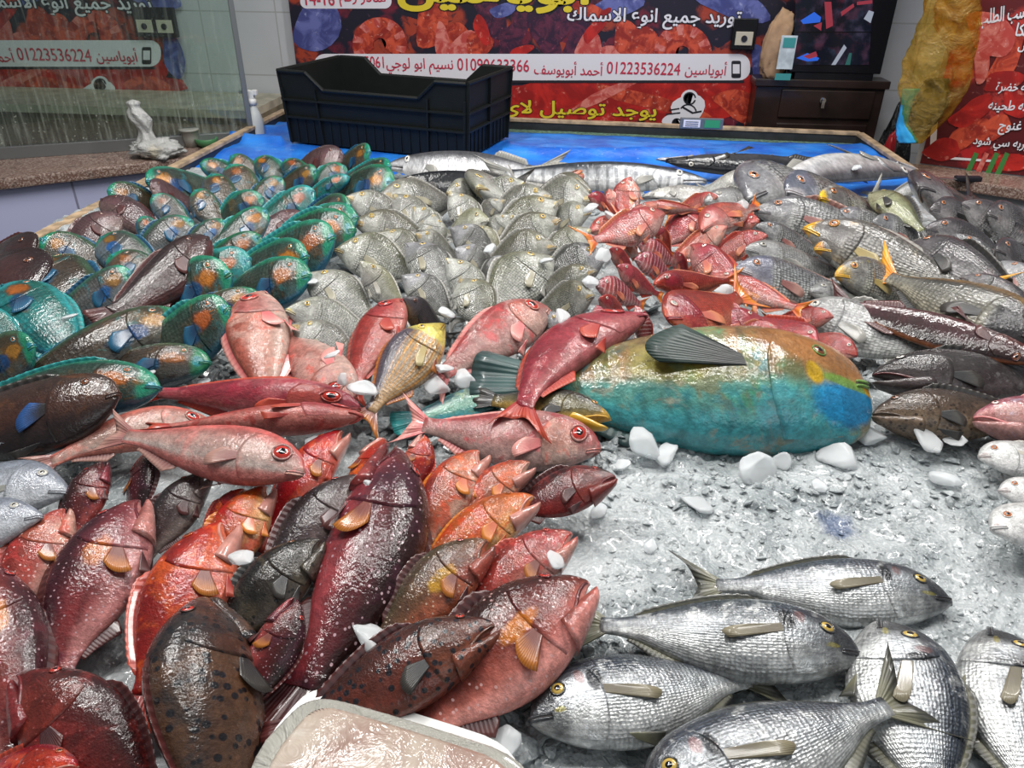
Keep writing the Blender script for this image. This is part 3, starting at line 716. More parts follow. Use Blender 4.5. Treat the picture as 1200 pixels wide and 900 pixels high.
# ---- knife on the right counter
k0_, k1_ = at(1094, 208.5, zl + .008), at(1150, 209.5, zl + .008); kd = (k1_ - k0_).normalized()
kn = empty('knife', Matrix.Translation((k0_ + k1_) / 2) @ kd.to_track_quat('X', 'Z').to_matrix().to_4x4()); L_ = (k1_ - k0_).length
tag(kn, 'knife with grey blade and black handle lying on the right counter', 'knife')
b = MB(); b.prism([(-L_ / 2, -.004, -.001), (-L_ * .05, -.014, -.001), (-L_ * .05, .010, -.001), (-L_ * .4, .010, -.001)], (0, 0, .002)); b.build('blade', plain('steel', (.55, .55, .55), .3, .9), kn)
b = MB(); b.box((L_ * .22, 0, 0), (L_ * .54, .024, .016)); b.build('handle', INKK, kn, bevel=.005)

# ================================================================== ice
t = NT('crushed_ice')
p = t.geo()
n1 = t.noise(p, 9, 5, .6, .4); n2 = t.noise(p, 38, 5, .65, .5); n3 = t.noise(p, 150, 3, .6)
v = t.voro(p, 70, 1.0); v2 = t.voro(p, 190, 1.0)
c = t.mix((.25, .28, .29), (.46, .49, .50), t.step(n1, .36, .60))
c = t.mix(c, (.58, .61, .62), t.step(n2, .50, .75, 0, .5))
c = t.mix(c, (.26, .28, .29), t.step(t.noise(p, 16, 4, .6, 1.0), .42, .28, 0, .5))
_dn = t.node("ShaderNodeVectorMath", operation="DISTANCE"); t.l.new(p, _dn.inputs[0]); _dn.inputs[1].default_value = tuple(at(983, 612, .004)); blue_ = _dn.outputs["Value"]
c = t.mix(c, (.07, .11, .22), t.step(t.math('ADD', blue_, t.math('MULTIPLY', t.math('SUBTRACT', n2, .5), .07)), .034, .010, 0, .75))   # the blue sheet showing where the ice is thin
h = t.math('ADD', t.math('MULTIPLY', n2, 1.0), t.math('ADD', t.math('MULTIPLY', v.outputs['Distance'], .6), t.math('MULTIPLY', v2.outputs['Distance'], .35)))
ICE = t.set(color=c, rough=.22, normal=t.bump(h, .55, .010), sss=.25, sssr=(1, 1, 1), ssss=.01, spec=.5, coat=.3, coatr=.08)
t = NT('milky_ice'); n = t.noise(t.obj(), 3.5, 4)
ICEC = t.set(color=t.mix((.84, .88, .90), (.97, .98, .99), n), rough=t.step(n, .35, .65, .06, .30), trans=.52, ior=1.22, normal=t.bump(n, .5, .02))
def bed_height(X, Y):
    P = np.stack([X * 9, Y * 9, 0 * X], -1)
    z = .006 * fbm(P, 3) + .006 * np.abs(fbm(P * 4.2 + 5, 3))
    z = z + .018 * np.exp(-((X - XL - .02) / .09) ** 2) * np.clip((2.12 - Y) / .25, 0, 1) * (Y > 1.2)                     # banked up along the left rail
    return z
nx, ny = 360, 420
gx = np.linspace(XL + .015, XR - .015, nx); gy = .13 + (2.36 - .13) * np.linspace(0, 1, ny) ** 1.25
X, Y = np.meshgrid(gx, gy, indexing='ij')
Z = ZB + bed_height(X, Y)
Z = np.maximum(Z - .012 * np.clip((Y - 2.26) / .1, 0, 1) ** 2, .884)
V = np.stack([X, Y, Z], -1).reshape(-1, 3)
I = np.arange(nx * ny).reshape(nx, ny)
Fq = np.stack([I[:-1, :-1], I[1:, :-1], I[1:, 1:], I[:-1, 1:]], -1).reshape(-1, 4)
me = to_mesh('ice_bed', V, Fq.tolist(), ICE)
tag(link('ice_bed', me), 'bed of wet crushed ice spread over the whole fish stall under the fish', 'ice', kind='stuff')
def bedz(x, y): return float(bed_height(np.array(x), np.array(y)))

def ice_chip(bm_v, bm_f, c, size, seed, flat=.42):
    r = random.Random(seed)
    pts = [Vector((0, 0, 1)), Vector((0, 0, -1))]
    k = 5
    a0 = r.random() * 6
    q = Matrix.Rotation(r.uniform(-.7, .7), 3, 'X') @ Matrix.Rotation(r.uniform(-.7, .7), 3, 'Y') @ Matrix.Rotation(r.random() * 6, 3, 'Z')
    base = len(bm_v)
    ring = []
    for lv in (.35, -.4):
        for i in range(k):
            a = a0 + 2 * math.pi * (i + (lv < 0) * .5) / k; m = r.uniform(.65, 1.25)
            ring.append(Vector((m * math.cos(a), m * math.sin(a), lv * r.uniform(.5, 1.3))))
    for v_ in [Vector((r.uniform(-.2, .2), r.uniform(-.2, .2), .8))] + ring + [Vector((0, 0, -.8))]:
        v_ = Vector((v_.x * size, v_.y * size * r.uniform(.8, 1), v_.z * size * flat))
        w_ = q @ v_
        bm_v.append((c[0] + w_.x, c[1] + w_.y, c[2] + w_.z))
    for i in range(k):
        j = (i + 1) % k
        bm_f.append((base, base + 1 + i, base + 1 + j))
        bm_f.append((base + 1 + i, base + 6 + i, base + 1 + j)); bm_f.append((base + 1 + j, base + 6 + i, base + 6 + j))
        bm_f.append((base + 11, base + 6 + j, base + 6 + i))
chV, chF = [], []
rr = random.Random(5)
def sprinkle(poly, n, smin, smax, lift=0.0):
    xs = [p_[0] for p_ in poly]; ys = [p_[1] for p_ in poly]; done = 0
    while done < n:
        x, y = rr.uniform(min(xs), max(xs)), rr.uniform(min(ys), max(ys))
        ins = False; j = len(poly) - 1
        for i in range(len(poly)):
            if (poly[i][1] > y) != (poly[j][1] > y) and x < (poly[j][0] - poly[i][0]) * (y - poly[i][1]) / (poly[j][1] - poly[i][1]) + poly[i][0]: ins = not ins
            j = i
        if not ins: continue
        done += 1
        w_ = at(x, y); s_ = rr.uniform(smin, smax) * (1 + (rr.random() ** 6) * 1.5)
        ice_chip(chV, chF, (w_.x, w_.y, w_.z + bedz(w_.x, w_.y) - s_ * .12 + lift * rr.random()), s_, rr.random())
sprinkle([(560, 495), (720, 500), (1010, 480), (1200, 520), (1200, 900), (590, 900), (700, 690), (730, 560)], 3200, .0014, .0034)
sprinkle([(660, 505), (1020, 485), (1200, 530), (1190, 600), (700, 600)], 320, .003, .006, .004)
sprinkle([(560, 780), (700, 760), (640, 900), (500, 900)], 160, .005, .011, .008)
sprinkle([(430, 480), (740, 500), (720, 560), (420, 520)], 260, .006, .012, .012)
sprinkle([(160, 400), (270, 390), (300, 480), (170, 470)], 130, .006, .012, .01)
sprinkle([(500, 370), (720, 370), (650, 470), (500, 470)], 160, .006, .012, .012)
sprinkle([(340, 290), (900, 200), (900, 330), (720, 420), (420, 420)], 520, .006, .012, .03)
sprinkle([(900, 310), (1010, 330), (1060, 450), (960, 470)], 120, .006, .012, .012)
sprinkle([(60, 292), (165, 228), (190, 240), (90, 300)], 160, .003, .007, .02)
sprinkle([(0, 500), (150, 520), (100, 600), (0, 560)], 60, .006, .011, .01)
me = to_mesh('ice_flakes', chV, chF, ICE, smooth=False)
tag(link('ice_flakes', me), 'small clear flakes of crushed ice scattered over the ice bed', 'ice flakes', kind='stuff')

# ================================================================== fish
def mono(pts, x):
    xs = np.array([p_[0] for p_ in pts]); ys = np.array([p_[1] for p_ in pts])
    # cubic Hermite through the points
    m = np.gradient(ys, xs)
    i = np.clip(np.searchsorted(xs, x) - 1, 0, len(xs) - 2); h = xs[i + 1] - xs[i]; t_ = np.clip((x - xs[i]) / h, 0, 1)
    return (2 * t_**3 - 3 * t_**2 + 1) * ys[i] + (t_**3 - 2 * t_**2 + t_) * h * m[i] + (-2 * t_**3 + 3 * t_**2) * ys[i + 1] + (t_**3 - t_**2) * h * m[i + 1]

WP = [(0, .10), (.02, .26), (.06, .46), (.13, .74), (.22, .94), (.32, 1.0), (.45, .93), (.6, .68), (.72, .40), (.82, .19), (.9, .10)]
SP = {
 'bream': dict(dr=.36, W=.17, top=[(0, .0), (.022, .15), (.06, .29), (.13, .43), (.23, .50), (.35, .51), (.48, .45), (.62, .31), (.74, .17), (.82, .11), (.87, .105)],
   bot=[(0, -.06), (.025, -.14), (.08, -.25), (.16, -.36), (.28, -.45), (.40, -.48), (.53, -.41), (.65, -.27), (.76, -.13), (.82, -.10), (.87, -.10)],
   mouth=(.075, -.03, -.6), eye=(.115, .17, .025), gill=.235, pec=(.27, .06, .20, .016), dorsal=(.30, .76, .034), anal=(.58, .77, .04), tail=('fork', .17, .30)),
 'emperor': dict(dr=.40, W=.17, top=[(0, -.04), (.03, .06), (.08, .19), (.15, .35), (.25, .48), (.36, .51), (.5, .43), (.63, .29), (.75, .16), (.82, .11), (.87, .11)],
   bot=[(0, -.10), (.03, -.16), (.09, -.24), (.18, -.36), (.30, -.45), (.43, -.46), (.55, -.38), (.66, -.25), (.76, -.13), (.82, -.10), (.87, -.10)],
   mouth=(.09, -.09, -.5), eye=(.155, .17, .026), gill=.27, pec=(.30, -.10, .17, .022), dorsal=(.30, .77, .035), anal=(.58, .77, .04), tail=('fork', .16, .26)),
 'snapper': dict(dr=.35, W=.17, top=[(0, -.02), (.03, .10), (.08, .24), (.15, .39), (.25, .49), (.36, .50), (.5, .43), (.64, .30), (.75, .18), (.82, .13), (.87, .13)],
   bot=[(0, -.10), (.03, -.18), (.09, -.28), (.18, -.40), (.30, -.47), (.43, -.46), (.55, -.39), (.66, -.27), (.76, -.15), (.82, -.12), (.87, -.12)],
   mouth=(.10, -.10, -.45), eye=(.13, .15, .025), gill=.27, pec=(.30, -.12, .17, .035), dorsal=(.28, .78, .06), anal=(.58, .77, .05), tail=('fork', .17, .26)),
 'bigeye': dict(dr=.28, W=.15, top=[(0, -.05), (.03, .12), (.08, .27), (.16, .41), (.27, .49), (.38, .48), (.52, .40), (.65, .28), (.76, .18), (.83, .14), (.87, .14)],
   bot=[(0, -.14), (.03, -.24), (.09, -.35), (.18, -.45), (.30, -.50), (.43, -.47), (.55, -.38), (.66, -.27), (.76, -.17), (.83, -.14), (.87, -.14)],
   mouth=(.06, -.16, -.9), eye=(.105, .06, .037), gill=.24, pec=(.26, -.14, .14, .035), dorsal=(.26, .78, .05), anal=(.55, .77, .045), tail=('fork', .15, .20)),
 'grouper': dict(ridge=.0026, dr=.34, W=.20, top=[(0, -.03), (.025, .07), (.07, .18), (.14, .32), (.24, .45), (.36, .51), (.5, .48), (.64, .37), (.76, .24), (.84, .18), (.88, .18)],
   bot=[(0, -.09), (.03, -.12), (.08, -.19), (.15, -.33), (.24, -.44), (.36, -.50), (.5, -.48), (.63, -.37), (.75, -.22), (.84, -.18), (.88, -.18)],
   mouth=None, jaw=(.18, .22), eye=(.125, .22, .020), gill=.30, pec=(.33, -.16, .13, .040), dorsal=(.30, .80, .055), anal=(.62, .80, .05), tail=('round', .15, .22), spines=True),
 'parrot': dict(dr=.36, W=.19, top=[(0, .03), (.02, .16), (.06, .29), (.13, .41), (.23, .49), (.36, .50), (.5, .45), (.64, .34), (.76, .22), (.83, .18), (.88, .18)],
   bot=[(0, -.06), (.02, -.16), (.06, -.27), (.13, -.38), (.24, -.46), (.36, -.49), (.5, -.45), (.64, -.34), (.76, -.22), (.83, -.18), (.88, -.18)],
   mouth=(.05, -.02, -.7), eye=(.135, .22, .017), gill=.25, pec=(.27, -.02, .13, .048), dorsal=(.26, .82, .04), anal=(.56, .82, .035), tail=('round', .14, .20)),
 'longfish': dict(dr=.13, W=.062, top=[(0, -.05), (.03, .06), (.10, .22), (.2, .36), (.33, .46), (.48, .48), (.62, .40), (.75, .26), (.83, .18), (.88, .18)],
   bot=[(0, -.14), (.03, -.20), (.10, -.32), (.2, -.44), (.33, -.50), (.48, -.50), (.62, -.40), (.75, -.26), (.83, -.18), (.88, -.18)],
   mouth=(.10, -.14, -.25), eye=(.115, .08, .014), gill=.20, pec=(.22, -.1, .09, .016), dorsal=(.60, .80, .03), anal=(.62, .80, .025), tail=('fork', .14, .14)),
}
NU, NV = 46, 40
class Body:
    """body surface of one kind of fish; s runs from nose (0) to the tail root, v from belly (-1) to back (+1)"""
    def __init__(b, sp):
        b.__dict__.update(sp); b.sp = sp
        b.send = sp['top'][-1][0]
    def lim(b, s):
        return mono(b.top, s) * b.dr, mono(b.bot, s) * b.dr
    def w(b, s): return np.maximum(mono(WP, s), .02) * b.W * .5 * 2
    def pt(b, s, v, side, out=0.0):
        s = np.asarray(s, float); v = np.asarray(v, float)
        T, B = b.lim(s); c_, h = (T + B) / 2, (T - B) / 2
        cs = np.sqrt(np.clip(1 - np.clip(np.abs(v), 0, 1) ** 2.0, 0, 1))
        y = b.w(s) * .5 * cs ** .92
        if b.sp.get('jaw'): pass
        return np.stack([.5 - s, side * (y + out), c_ + v * h], -1)
    def zc(b, s, z):
        T, B = b.lim(s); return (z - (T + B) / 2) / ((T - B) / 2)
def bendf(co, by, bz):
    co = np.array(co, float); x = co[..., 0]
    co = co.copy(); co[..., 1] += by * (x * x - .06); co[..., 2] += bz * (x * x - .06)
    return co
def grid_faces(n, m, wrap=False, flip=False):
    F_ = []
    for i in range(n - 1):
        for j in range(m if wrap else m - 1):
            q = (i * m + j, i * m + (j + 1) % m, (i + 1) * m + (j + 1) % m, (i + 1) * m + j)
            F_.append(q[::-1] if flip else q)
    return F_
def body_geo(B):
    tt = np.linspace(0, 1, NU); ss = B.send * (tt ** 1.35)
    ss[0] = .0015
    th = 2 * np.pi * np.arange(NV) / NV
    V, U = [], []
    for s in ss:
        T, Bt = B.lim(s); c_, h = (T + Bt) / 2, (T - Bt) / 2
        y = B.w(s) * .5 * np.sign(np.cos(th)) * np.abs(np.cos(th)) ** .92; v = np.sin(th)
        z = c_ + h * v
        V.append(np.stack([np.full(NV, .5 - s), y, z], -1)); U.append(np.stack([np.full(NV, s), v], -1))
    V = np.concatenate(V); U = np.concatenate(U)
    F_ = grid_faces(NU, NV, True)
    T, Bt = B.lim(0.0); V = np.vstack([V, [[.5 + .004, 0, (T + Bt) / 2]], [[.5 - B.send - .004, 0, 0]]]); U = np.vstack([U, [[0, 0]], [[B.send, 0]]])
    a, z = NU * NV, NU * NV + 1
    for j in range(NV):
        F_.append((a, (j + 1) % NV, j)); F_.append((z, (NU - 1) * NV + j, (NU - 1) * NV + (j + 1) % NV))
    return V, F_, U
def plate_geo(B, side):
    """raised gill cover"""
    n, m = 14, 15; V, U = [], []
    for i in range(n + 1):
        k = min(i / (n - 1), 1.0)
        for j in range(m):
            v = -.92 + 1.60 * j / (m - 1)
            rear = B.gill + .035 * (1 - ((v + .1) / .85) ** 2) - .03 * max(0, v - .3)
            s = .10 + (rear - .10) * k
            out = B.sp.get('ridge', .0042) * max(0, k - .25) / .75 * (1 - abs(v + .1) ** 6) if i < n else -.004
            V.append(B.pt(s, v, side, out)); U.append((s, v))
    return np.array(V), grid_faces(n + 1, m, flip=side < 0), np.array(U)
def fin_geo(pts_in, pts_out, thick=.0018, rib=.0006):
    """thin fin between a root line and an outer line; both faces, ribbed"""
    a, c_ = np.array(pts_in, float), np.array(pts_out, float); n = len(a); m = 5
    V, U = [], []
    d = np.gradient(a, axis=0) + 1e-9; e = c_ - a
    nr = np.cross(d, e); nr /= (np.linalg.norm(nr, axis=1)[:, None] + 1e-9)
    for sg in (1, -1):
        for j in range(m):
            k = j / (m - 1); tk = thick * (1 - .8 * k)
            for i in range(n):
                V.append(a[i] + e[i] * k + nr[i] * sg * (tk + (rib if i % 2 else 0) * (1 - .5 * k))); U.append((i / (n - 1), k))
    F_ = grid_faces(m, n); F2 = [tuple(x + m * n for x in q[::-1]) for q in F_]
    rim = []
    for i in range(n - 1): rim.append(((m - 1) * n + i, (m - 1) * n + i + 1, 2 * m * n - n + i + 1, 2 * m * n - n + i))
    for j in range(m - 1):
        rim.append((j * n, (j + 1) * n, m * n + (j + 1) * n, m * n + j * n)); rim.append((j * n + n - 1, m * n + j * n + n - 1, m * n + (j + 1) * n + n - 1, (j + 1) * n + n - 1))
    return np.array(V), F_ + F2 + rim, np.array(U)
def tube_geo(path, r, n=6):
    P = np.array(path, float); V, F_ = [], []
    for i, p_ in enumerate(P):
        d = Vector(P[min(i + 1, len(P) - 1)] - P[max(i - 1, 0)]); d = d.normalized() if d.length > 1e-9 else Vector((1, 0, 0))
        q = d.to_track_quat('Z', 'Y'); rr_ = r[i] if hasattr(r, '__len__') else r
        for k in range(n): V.append(tuple(Vector(p_) + q @ Vector((rr_ * math.cos(2 * math.pi * k / n), rr_ * math.sin(2 * math.pi * k / n), 0))))
    F_ = grid_faces(len(P), n, True); F_.append(tuple(range(n))); F_.append(tuple((len(P) - 1) * n + k for k in range(n)))
    return np.array(V), F_, np.array([(.05, 0)] * len(V))
def ball_geo(c, r, sy, nrm=None, n=16, m=9):
    V, F_ = [], []
    q = Vector(nrm).to_track_quat('Z', 'Y')
    for i in range(m):
        ph = math.pi * i / (m - 1)
        for k in range(n):
            a = 2 * math.pi * k / n
            V.append(tuple(Vector(c) + q @ Vector((r * math.sin(ph) * math.cos(a), r * math.sin(ph) * math.sin(a), r * sy * math.cos(ph)))))
    return np.array(V), grid_faces(m, n, True, True), np.array([(i / (m - 1), 0) for i in range(m) for k in range(n)])

def fish_geo(kind, var):
    """all parts of one kind in one variant, in unit length: list of (part name, parent part, verts, faces, uv, material key)"""
    sp = dict(SP[kind]); sp.update(var.get('sp', {})); B = Body(sp)
    by, bz = var.get('by', 0.0), var.get('bz', 0.0); sides = var.get('sides', (1, -1)); jaw_open = var.get('open', .12)
    seed = var.get('seed', 0); rg = random.Random(seed)
    out = []
    def add(name, par, g, mk): out.append((name, par, bendf(g[0], by, bz), g[1], g[2], mk))
    add('body', None, body_geo(B), 'skin')
    # fins on the middle line
    s0, s1, h = B.dorsal; k = np.linspace(0, 1, 30); s = s0 + (s1 - s0) * k
    T = np.array([B.lim(x)[0] for x in s])
    hh = h * .72 * np.minimum(1, k * 8) ** .6 * (1 - .35 * k) * (1 + (.22 * np.abs(np.sin(k * 15 * np.pi)) if True else 0)) * np.minimum(1, (1.02 - k) * 8)
    sd = var.get('fold', .75)
    add('dorsal_fin', 'body', fin_geo(np.stack([.5 - s, 0 * s, T - .012], -1), np.stack([.5 - s - .5 * hh, 0 * s + rg.choice((-1, 1)) * hh * sd, T + hh * (1 - .4 * sd)], -1)), 'fin')
    s0, s1, h = B.anal; k = np.linspace(0, 1, 16); s = s0 + (s1 - s0) * k; T = np.array([B.lim(x)[1] for x in s])
    hh = h * np.minimum(1, k * 6 + .2) * (1.05 - .75 * k)
    add('anal_fin', 'body', fin_geo(np.stack([.5 - s, 0 * s, T + .012], -1), np.stack([.5 - s - hh * .8, 0 * s, T - hh], -1)), 'fin')
    # tail
    typ, tl, ts = B.tail; n = 27; q = np.linspace(-1, 1, n); T, Bt = B.lim(B.send)
    a0 = np.stack([np.full(n, .5 - B.send + .02), 0 * q, np.where(q > 0, T, -Bt) * q * .9], -1)
    ln = tl * (.42 + .62 * np.abs(q) ** 1.5) if typ == 'fork' else tl * (1 - .22 * np.abs(q) ** 3)
    zz = q * ts * (.62 if typ == 'fork' else .58) * (1 - .12 * np.abs(q))
    if typ == 'fork': zz = zz + np.sign(q) * np.abs(q) ** 2 * ts * .12
    a1 = np.stack([.5 - B.send - ln, .010 * np.sin(q * 7 + seed), zz], -1)
    add('tail_fin', 'body', fin_geo(a0, a1, .0035, .0022), 'tail')
    # pelvic fin
    n = 9; k = np.linspace(0, 1, n); s = .31 + .03 * k; sgn = sides[0]
    r0 = np.array([B.pt(x, -.80 - .1 * kk, sgn, -.004) for x, kk in zip(s, k)])
    r1 = r0 + np.stack([-.13 + .05 * k, sgn * (.02 - .02 * k), -.03 - .02 * k], -1)
    add('pelvic_fin', 'body', fin_geo(r0, r1), 'fin')
    for sd_ in sides:
        add('gill_cover', 'body', plate_geo(B, sd_), 'skin')
        es, ev, er = B.eye; T, Bt = B.lim(es)
        zv = ev * B.dr; v = float(B.zc(es, zv)); c_ = B.pt(es, v, sd_, -er * .10)
        nrm = (B.pt(es + .01, v, sd_) - B.pt(es - .01, v, sd_)); nz = B.pt(es, v + .05, sd_) - B.pt(es, v - .05, sd_)
        nv = np.cross(nrm, nz); nv = nv / np.linalg.norm(nv); nv = nv if nv[1] * sd_ > 0 else -nv
        add('eye', 'body', ball_geo(c_, er, .42, nv), 'iris')
        add('pupil', 'eye', ball_geo(c_ + nv * er * .31, er * .52, .24, nv), 'pupil')
        if var.get('ring', True): add('eye_rim', 'eye', tube_geo([c_ + nv * er * .12 + er * 1.03 * (math.cos(a) * (nrm / np.linalg.norm(nrm)) + math.sin(a) * np.cross(nv, nrm / np.linalg.norm(nrm))) for a in np.linspace(0, 2 * np.pi, 19)], er * .16), 'rim')
        ps, pv, pl, pw = B.pec; n = 11; q = np.linspace(-1, 1, n); v0 = float(B.zc(ps, pv * B.dr))
        r0 = np.array([B.pt(ps + .004 * x, v0 + .10 * x, sd_, -.002) for x in q])
        sp_ = var.get('pec', .07)
        r1 = np.array([[r0[i][0] - pl * (1 - .25 * q[i] ** 2 - .15 * q[i]), r0[i][1] + sd_ * (pl * sp_ * .55 + .004), r0[i][2] + pw * q[i] + pl * var.get('lift', -.22)] for i in range(n)])
        add('pectoral_fin', 'body', fin_geo(r0, r1, .0018, .0016), 'pec')
    if B.mouth:
        ml, mz, sl = B.mouth; path = []; rad = []
        for sd_ in (1, -1):
            ks = np.linspace(1, 0, 9)[(0 if sd_ == 1 else 1):] if sd_ == 1 else np.linspace(0, 1, 9)[1:]
            for kk in ks:
                s = max(ml * kk, .002); z = mz * B.dr + sl * s * .3; v = float(np.clip(B.zc(s, z), -.95, .95))
                path.append(B.pt(s, v, sd_, .0008)); rad.append(.0026 + .0016 * (1 - kk))
        path[8] = path[8] + np.array([.004, 0, 0])
        add('mouth', 'body', tube_geo(path, rad), 'mouth')
        up = [p_ + np.array([.0015, 0, .0062]) for p_ in path]; lo = [p_ + np.array([-.0005, 0, -.0062]) for p_ in path]
        add('lip', 'mouth', tube_geo(up, [x * 1.5 for x in rad]), 'lip'); add('lip', 'mouth', tube_geo(lo, [x * 1.6 for x in rad]), 'lip')
    if sp.get('jaw'):
        # protruding lower jaw, hinged behind the mouth, and the upper lip
        hs, th_ = sp['jaw']; n, m = 16, 20; V, U = [], []; ca, sa = math.cos(jaw_open), math.sin(jaw_open)
        Th, Bh = B.lim(hs); hz = Bh + (Th - Bh) * .30; hx = .5 - hs
        for i in range(n):
            k = i / (n - 1); s = hs + .05 - (hs + .05 + .012) * k
            sc = max(s, .02)
            half = float(B.w(max(sc, .045))) * .5 * (1.02 - .10 * k) * (1 if k < .75 else math.sqrt(max(0, 1 - ((k - .75) / .25) ** 2)) * .98 + .02)
            zt = hz * (1 - k) + (-.085 * B.dr) * k
            zb = -(.36 * (1 - k) ** .8 + .135) * B.dr * (1 if k < .8 else .62 + .38 * math.sqrt(max(0, 1 - ((k - .8) / .2) ** 2)))
            zm, hh_ = (zt + zb) / 2, abs(zt - zb) / 2
            for j in range(m):
                a = 2 * math.pi * j / m; x, y, z = .5 - s, half * math.copysign(abs(math.cos(a)) ** .8, math.cos(a)), zm + hh_ * math.sin(a)
                dx, dz = x - hx, z - hz
                V.append((hx + dx * ca + dz * sa, y, hz - dx * sa + dz * ca)); U.append((s, -.55 + .35 * math.sin(a)))
        F_ = grid_faces(n, m, True, True); F_.append(tuple(range(m))); F_.append(tuple((n - 1) * m + j for j in range(m))[::-1])
        add('lower_jaw', 'body', (np.array(V), F_, np.array(U)), 'jaw')
        path, rad = [], []
        for sd_ in (1, -1):
            for kk in (np.linspace(1, 0, 10) if sd_ == 1 else np.linspace(0, 1, 10)[1:]):
                s = max(hs * .93 * kk, .003); T, Bt = B.lim(s); v = -.55 - .12 * kk
                path.append(B.pt(s, v, sd_, .001)); rad.append(.0055 + .003 * kk)
        path[9] = path[9] + np.array([.004, 0, 0])
        add('upper_lip', 'body', tube_geo(path, rad, 8), 'lip')
    return out

# ---- skins
def skin(name, back, side, belly, layers=(), rough=.30, metal=0.0, var=.04, scales=None, coat=.55, fine=.25, grain=.27):
    t = NT(name); u, v = t.uv(); o = t.obj(); r = t.rnd()
    off = t.vmath('ADD', o, t.comb(t.math('MULTIPLY', r, 7.0), t.math('MULTIPLY', r, 3.0), 0.0))
    nl = t.noise(off, 5, 4, .6); nm = t.noise(off, 16, 4, .65); nf = t.noise(off, 70, 3, .6)
    vv = t.math('ADD', v, t.math('MULTIPLY', t.math('SUBTRACT', nl, .5), .8))
    c = t.mix(belly, side, t.step(vv, -.75, -.05)); c = t.mix(c, back, t.step(vv, .05, .75))
    height = t.math('ADD', t.math('MULTIPLY', nf, fine * 1.5), t.math('MULTIPLY', t.noise(off, 150, 2, .5), fine * .6))
    c0 = t.noise(off, 11, 5, .7, .5); c1 = t.noise(off, 48, 3, .65)
    for L in layers:
        k = L[0]
        if k == 'patch':
            _, cu, cv, ru, rv, col, amt, wob = L
            d = t.math('SQRT', t.math('ADD', t.math('POWER', t.math('ABSOLUTE', t.math('DIVIDE', t.math('SUBTRACT', t.math('ADD', u, t.math('MULTIPLY', t.math('SUBTRACT', r, .5), var * .8)), cu), ru)), 2.0), t.math('POWER', t.math('ABSOLUTE', t.math('DIVIDE', t.math('SUBTRACT', v, cv), rv)), 2.0)))
            d = t.math('ADD', d, t.math('MULTIPLY', t.math('SUBTRACT', nm, .5), wob))
            c = t.mix(c, col, t.step(d, 1.0, .62, 0, amt))
        elif k == 'mottle':
            _, sc, lo, hi, col, amt = L
            c = t.mix(c, col, t.step(t.noise(off, sc, 4, .65, .4), lo, hi, 0, amt))
        elif k == 'spots':
            _, sc, rad, col, amt = L
            vo = t.voro(off, sc, .75); c = t.mix(c, col, t.step(vo.outputs['Distance'], rad, rad * .7, 0, amt))
        elif k == 'stripes':           # along the body
            _, nn, col, amt = L
            w_ = t.math('SINE', t.math('MULTIPLY', t.math('ADD', v, t.math('MULTIPLY', nl, .12)), nn * math.pi)); c = t.mix(c, col, t.step(w_, .1, .7, 0, amt))
        elif k == 'bars':              # across the body
            _, nn, col, amt = L
            w_ = t.math('SINE', t.math('MULTIPLY', t.math('ADD', u, t.math('MULTIPLY', nl, .06)), nn * 2 * math.pi)); c = t.mix(c, col, t.step(w_, .2, .8, 0, amt))
        elif k == 'head':
            _, s_, col, amt = L
            c = t.mix(c, col, t.step(t.math('ADD', u, t.math('MULTIPLY', t.math('SUBTRACT', nm, .5), .06)), s_ + .02, s_ - .02, 0, amt))
        elif k == 'edge':              # rim along the back or belly line
            _, lo, hi, col, amt = L
            c = t.mix(c, col, t.step(t.math('ADD', v, t.math('MULTIPLY', t.math('SUBTRACT', nm, .5), .25)), lo, hi, 0, amt))
    if scales:
        fu, fv, st, dk = scales
        row = t.math('MULTIPLY', v, fv)
        vo = t.voro(t.comb(t.math('MULTIPLY', u, fu), row), 1.0, .35)
        e = vo.outputs['Distance']
        body = t.step(u, .20, .27)
        c = t.mix(c, t.mix(c, (.02, .022, .02), .8), t.math('MULTIPLY', t.step(e, .34, .62, 0, dk), body))
        height = t.math('ADD', height, t.math('MULTIPLY', t.math('MULTIPLY', e, -st), body))
    k_ = t.math('MULTIPLY', t.step(c0, .34, .66, 1 - grain, 1 + grain * .55), t.step(c1, .30, .70, 1 - grain * .8, 1 + grain * .5))
    c = t.vmath('MULTIPLY', c, t.comb(k_, k_, k_))                    # uneven pigment
    hs = t.node('ShaderNodeHueSaturation'); t.put(hs.inputs['Color'], c)
    t.put(hs.inputs['Value'], t.math('ADD', 1 - var * 2.5, t.math('MULTIPLY', r, var * 5))); t.put(hs.inputs['Hue'], t.math('ADD', .5 - var * .25, t.math('MULTIPLY', r, var * .5)))
    height = t.math('ADD', height, t.math('MULTIPLY', nm, .16))
    return t.set(color=hs.outputs[0], rough=t.step(nm, .3, .7, rough * 1.2, rough * 1.8), metal=metal, normal=t.bump(height, .30, .010), coat=min(1.0, coat * 1.6), coatr=.04, coatn=t.bump(t.math('ADD', t.math('ADD', t.math('MULTIPLY', t.noise(off, 24, 3, .6, .5), .9), t.math('MULTIPLY', nf, .34)), t.math('MULTIPLY', height, .45)), .17, .010), spec=.14)
def finmat(name, root, tip, rough=.4, ray=26, coat=.4):
    t = NT(name); u, v = t.uv(); n = t.noise(t.obj(), 20, 3)
    w_ = t.math('SINE', t.math('MULTIPLY', u, ray * math.pi))
    c = t.mix(root, tip, t.step(t.math('ADD', v, t.math('MULTIPLY', t.math('SUBTRACT', n, .5), .5)), .25, .9))
    c = t.mix(c, tuple(x * .6 for x in root), t.step(w_, .2, .9, 0, .32))
    return t.set(color=c, rough=rough, coat=coat, coatr=.1, normal=t.bump(w_, .18, .004))
def gloss(name, col, rough=.08): return NT(name).set(color=col, rough=rough, coat=.8, coatr=.03)
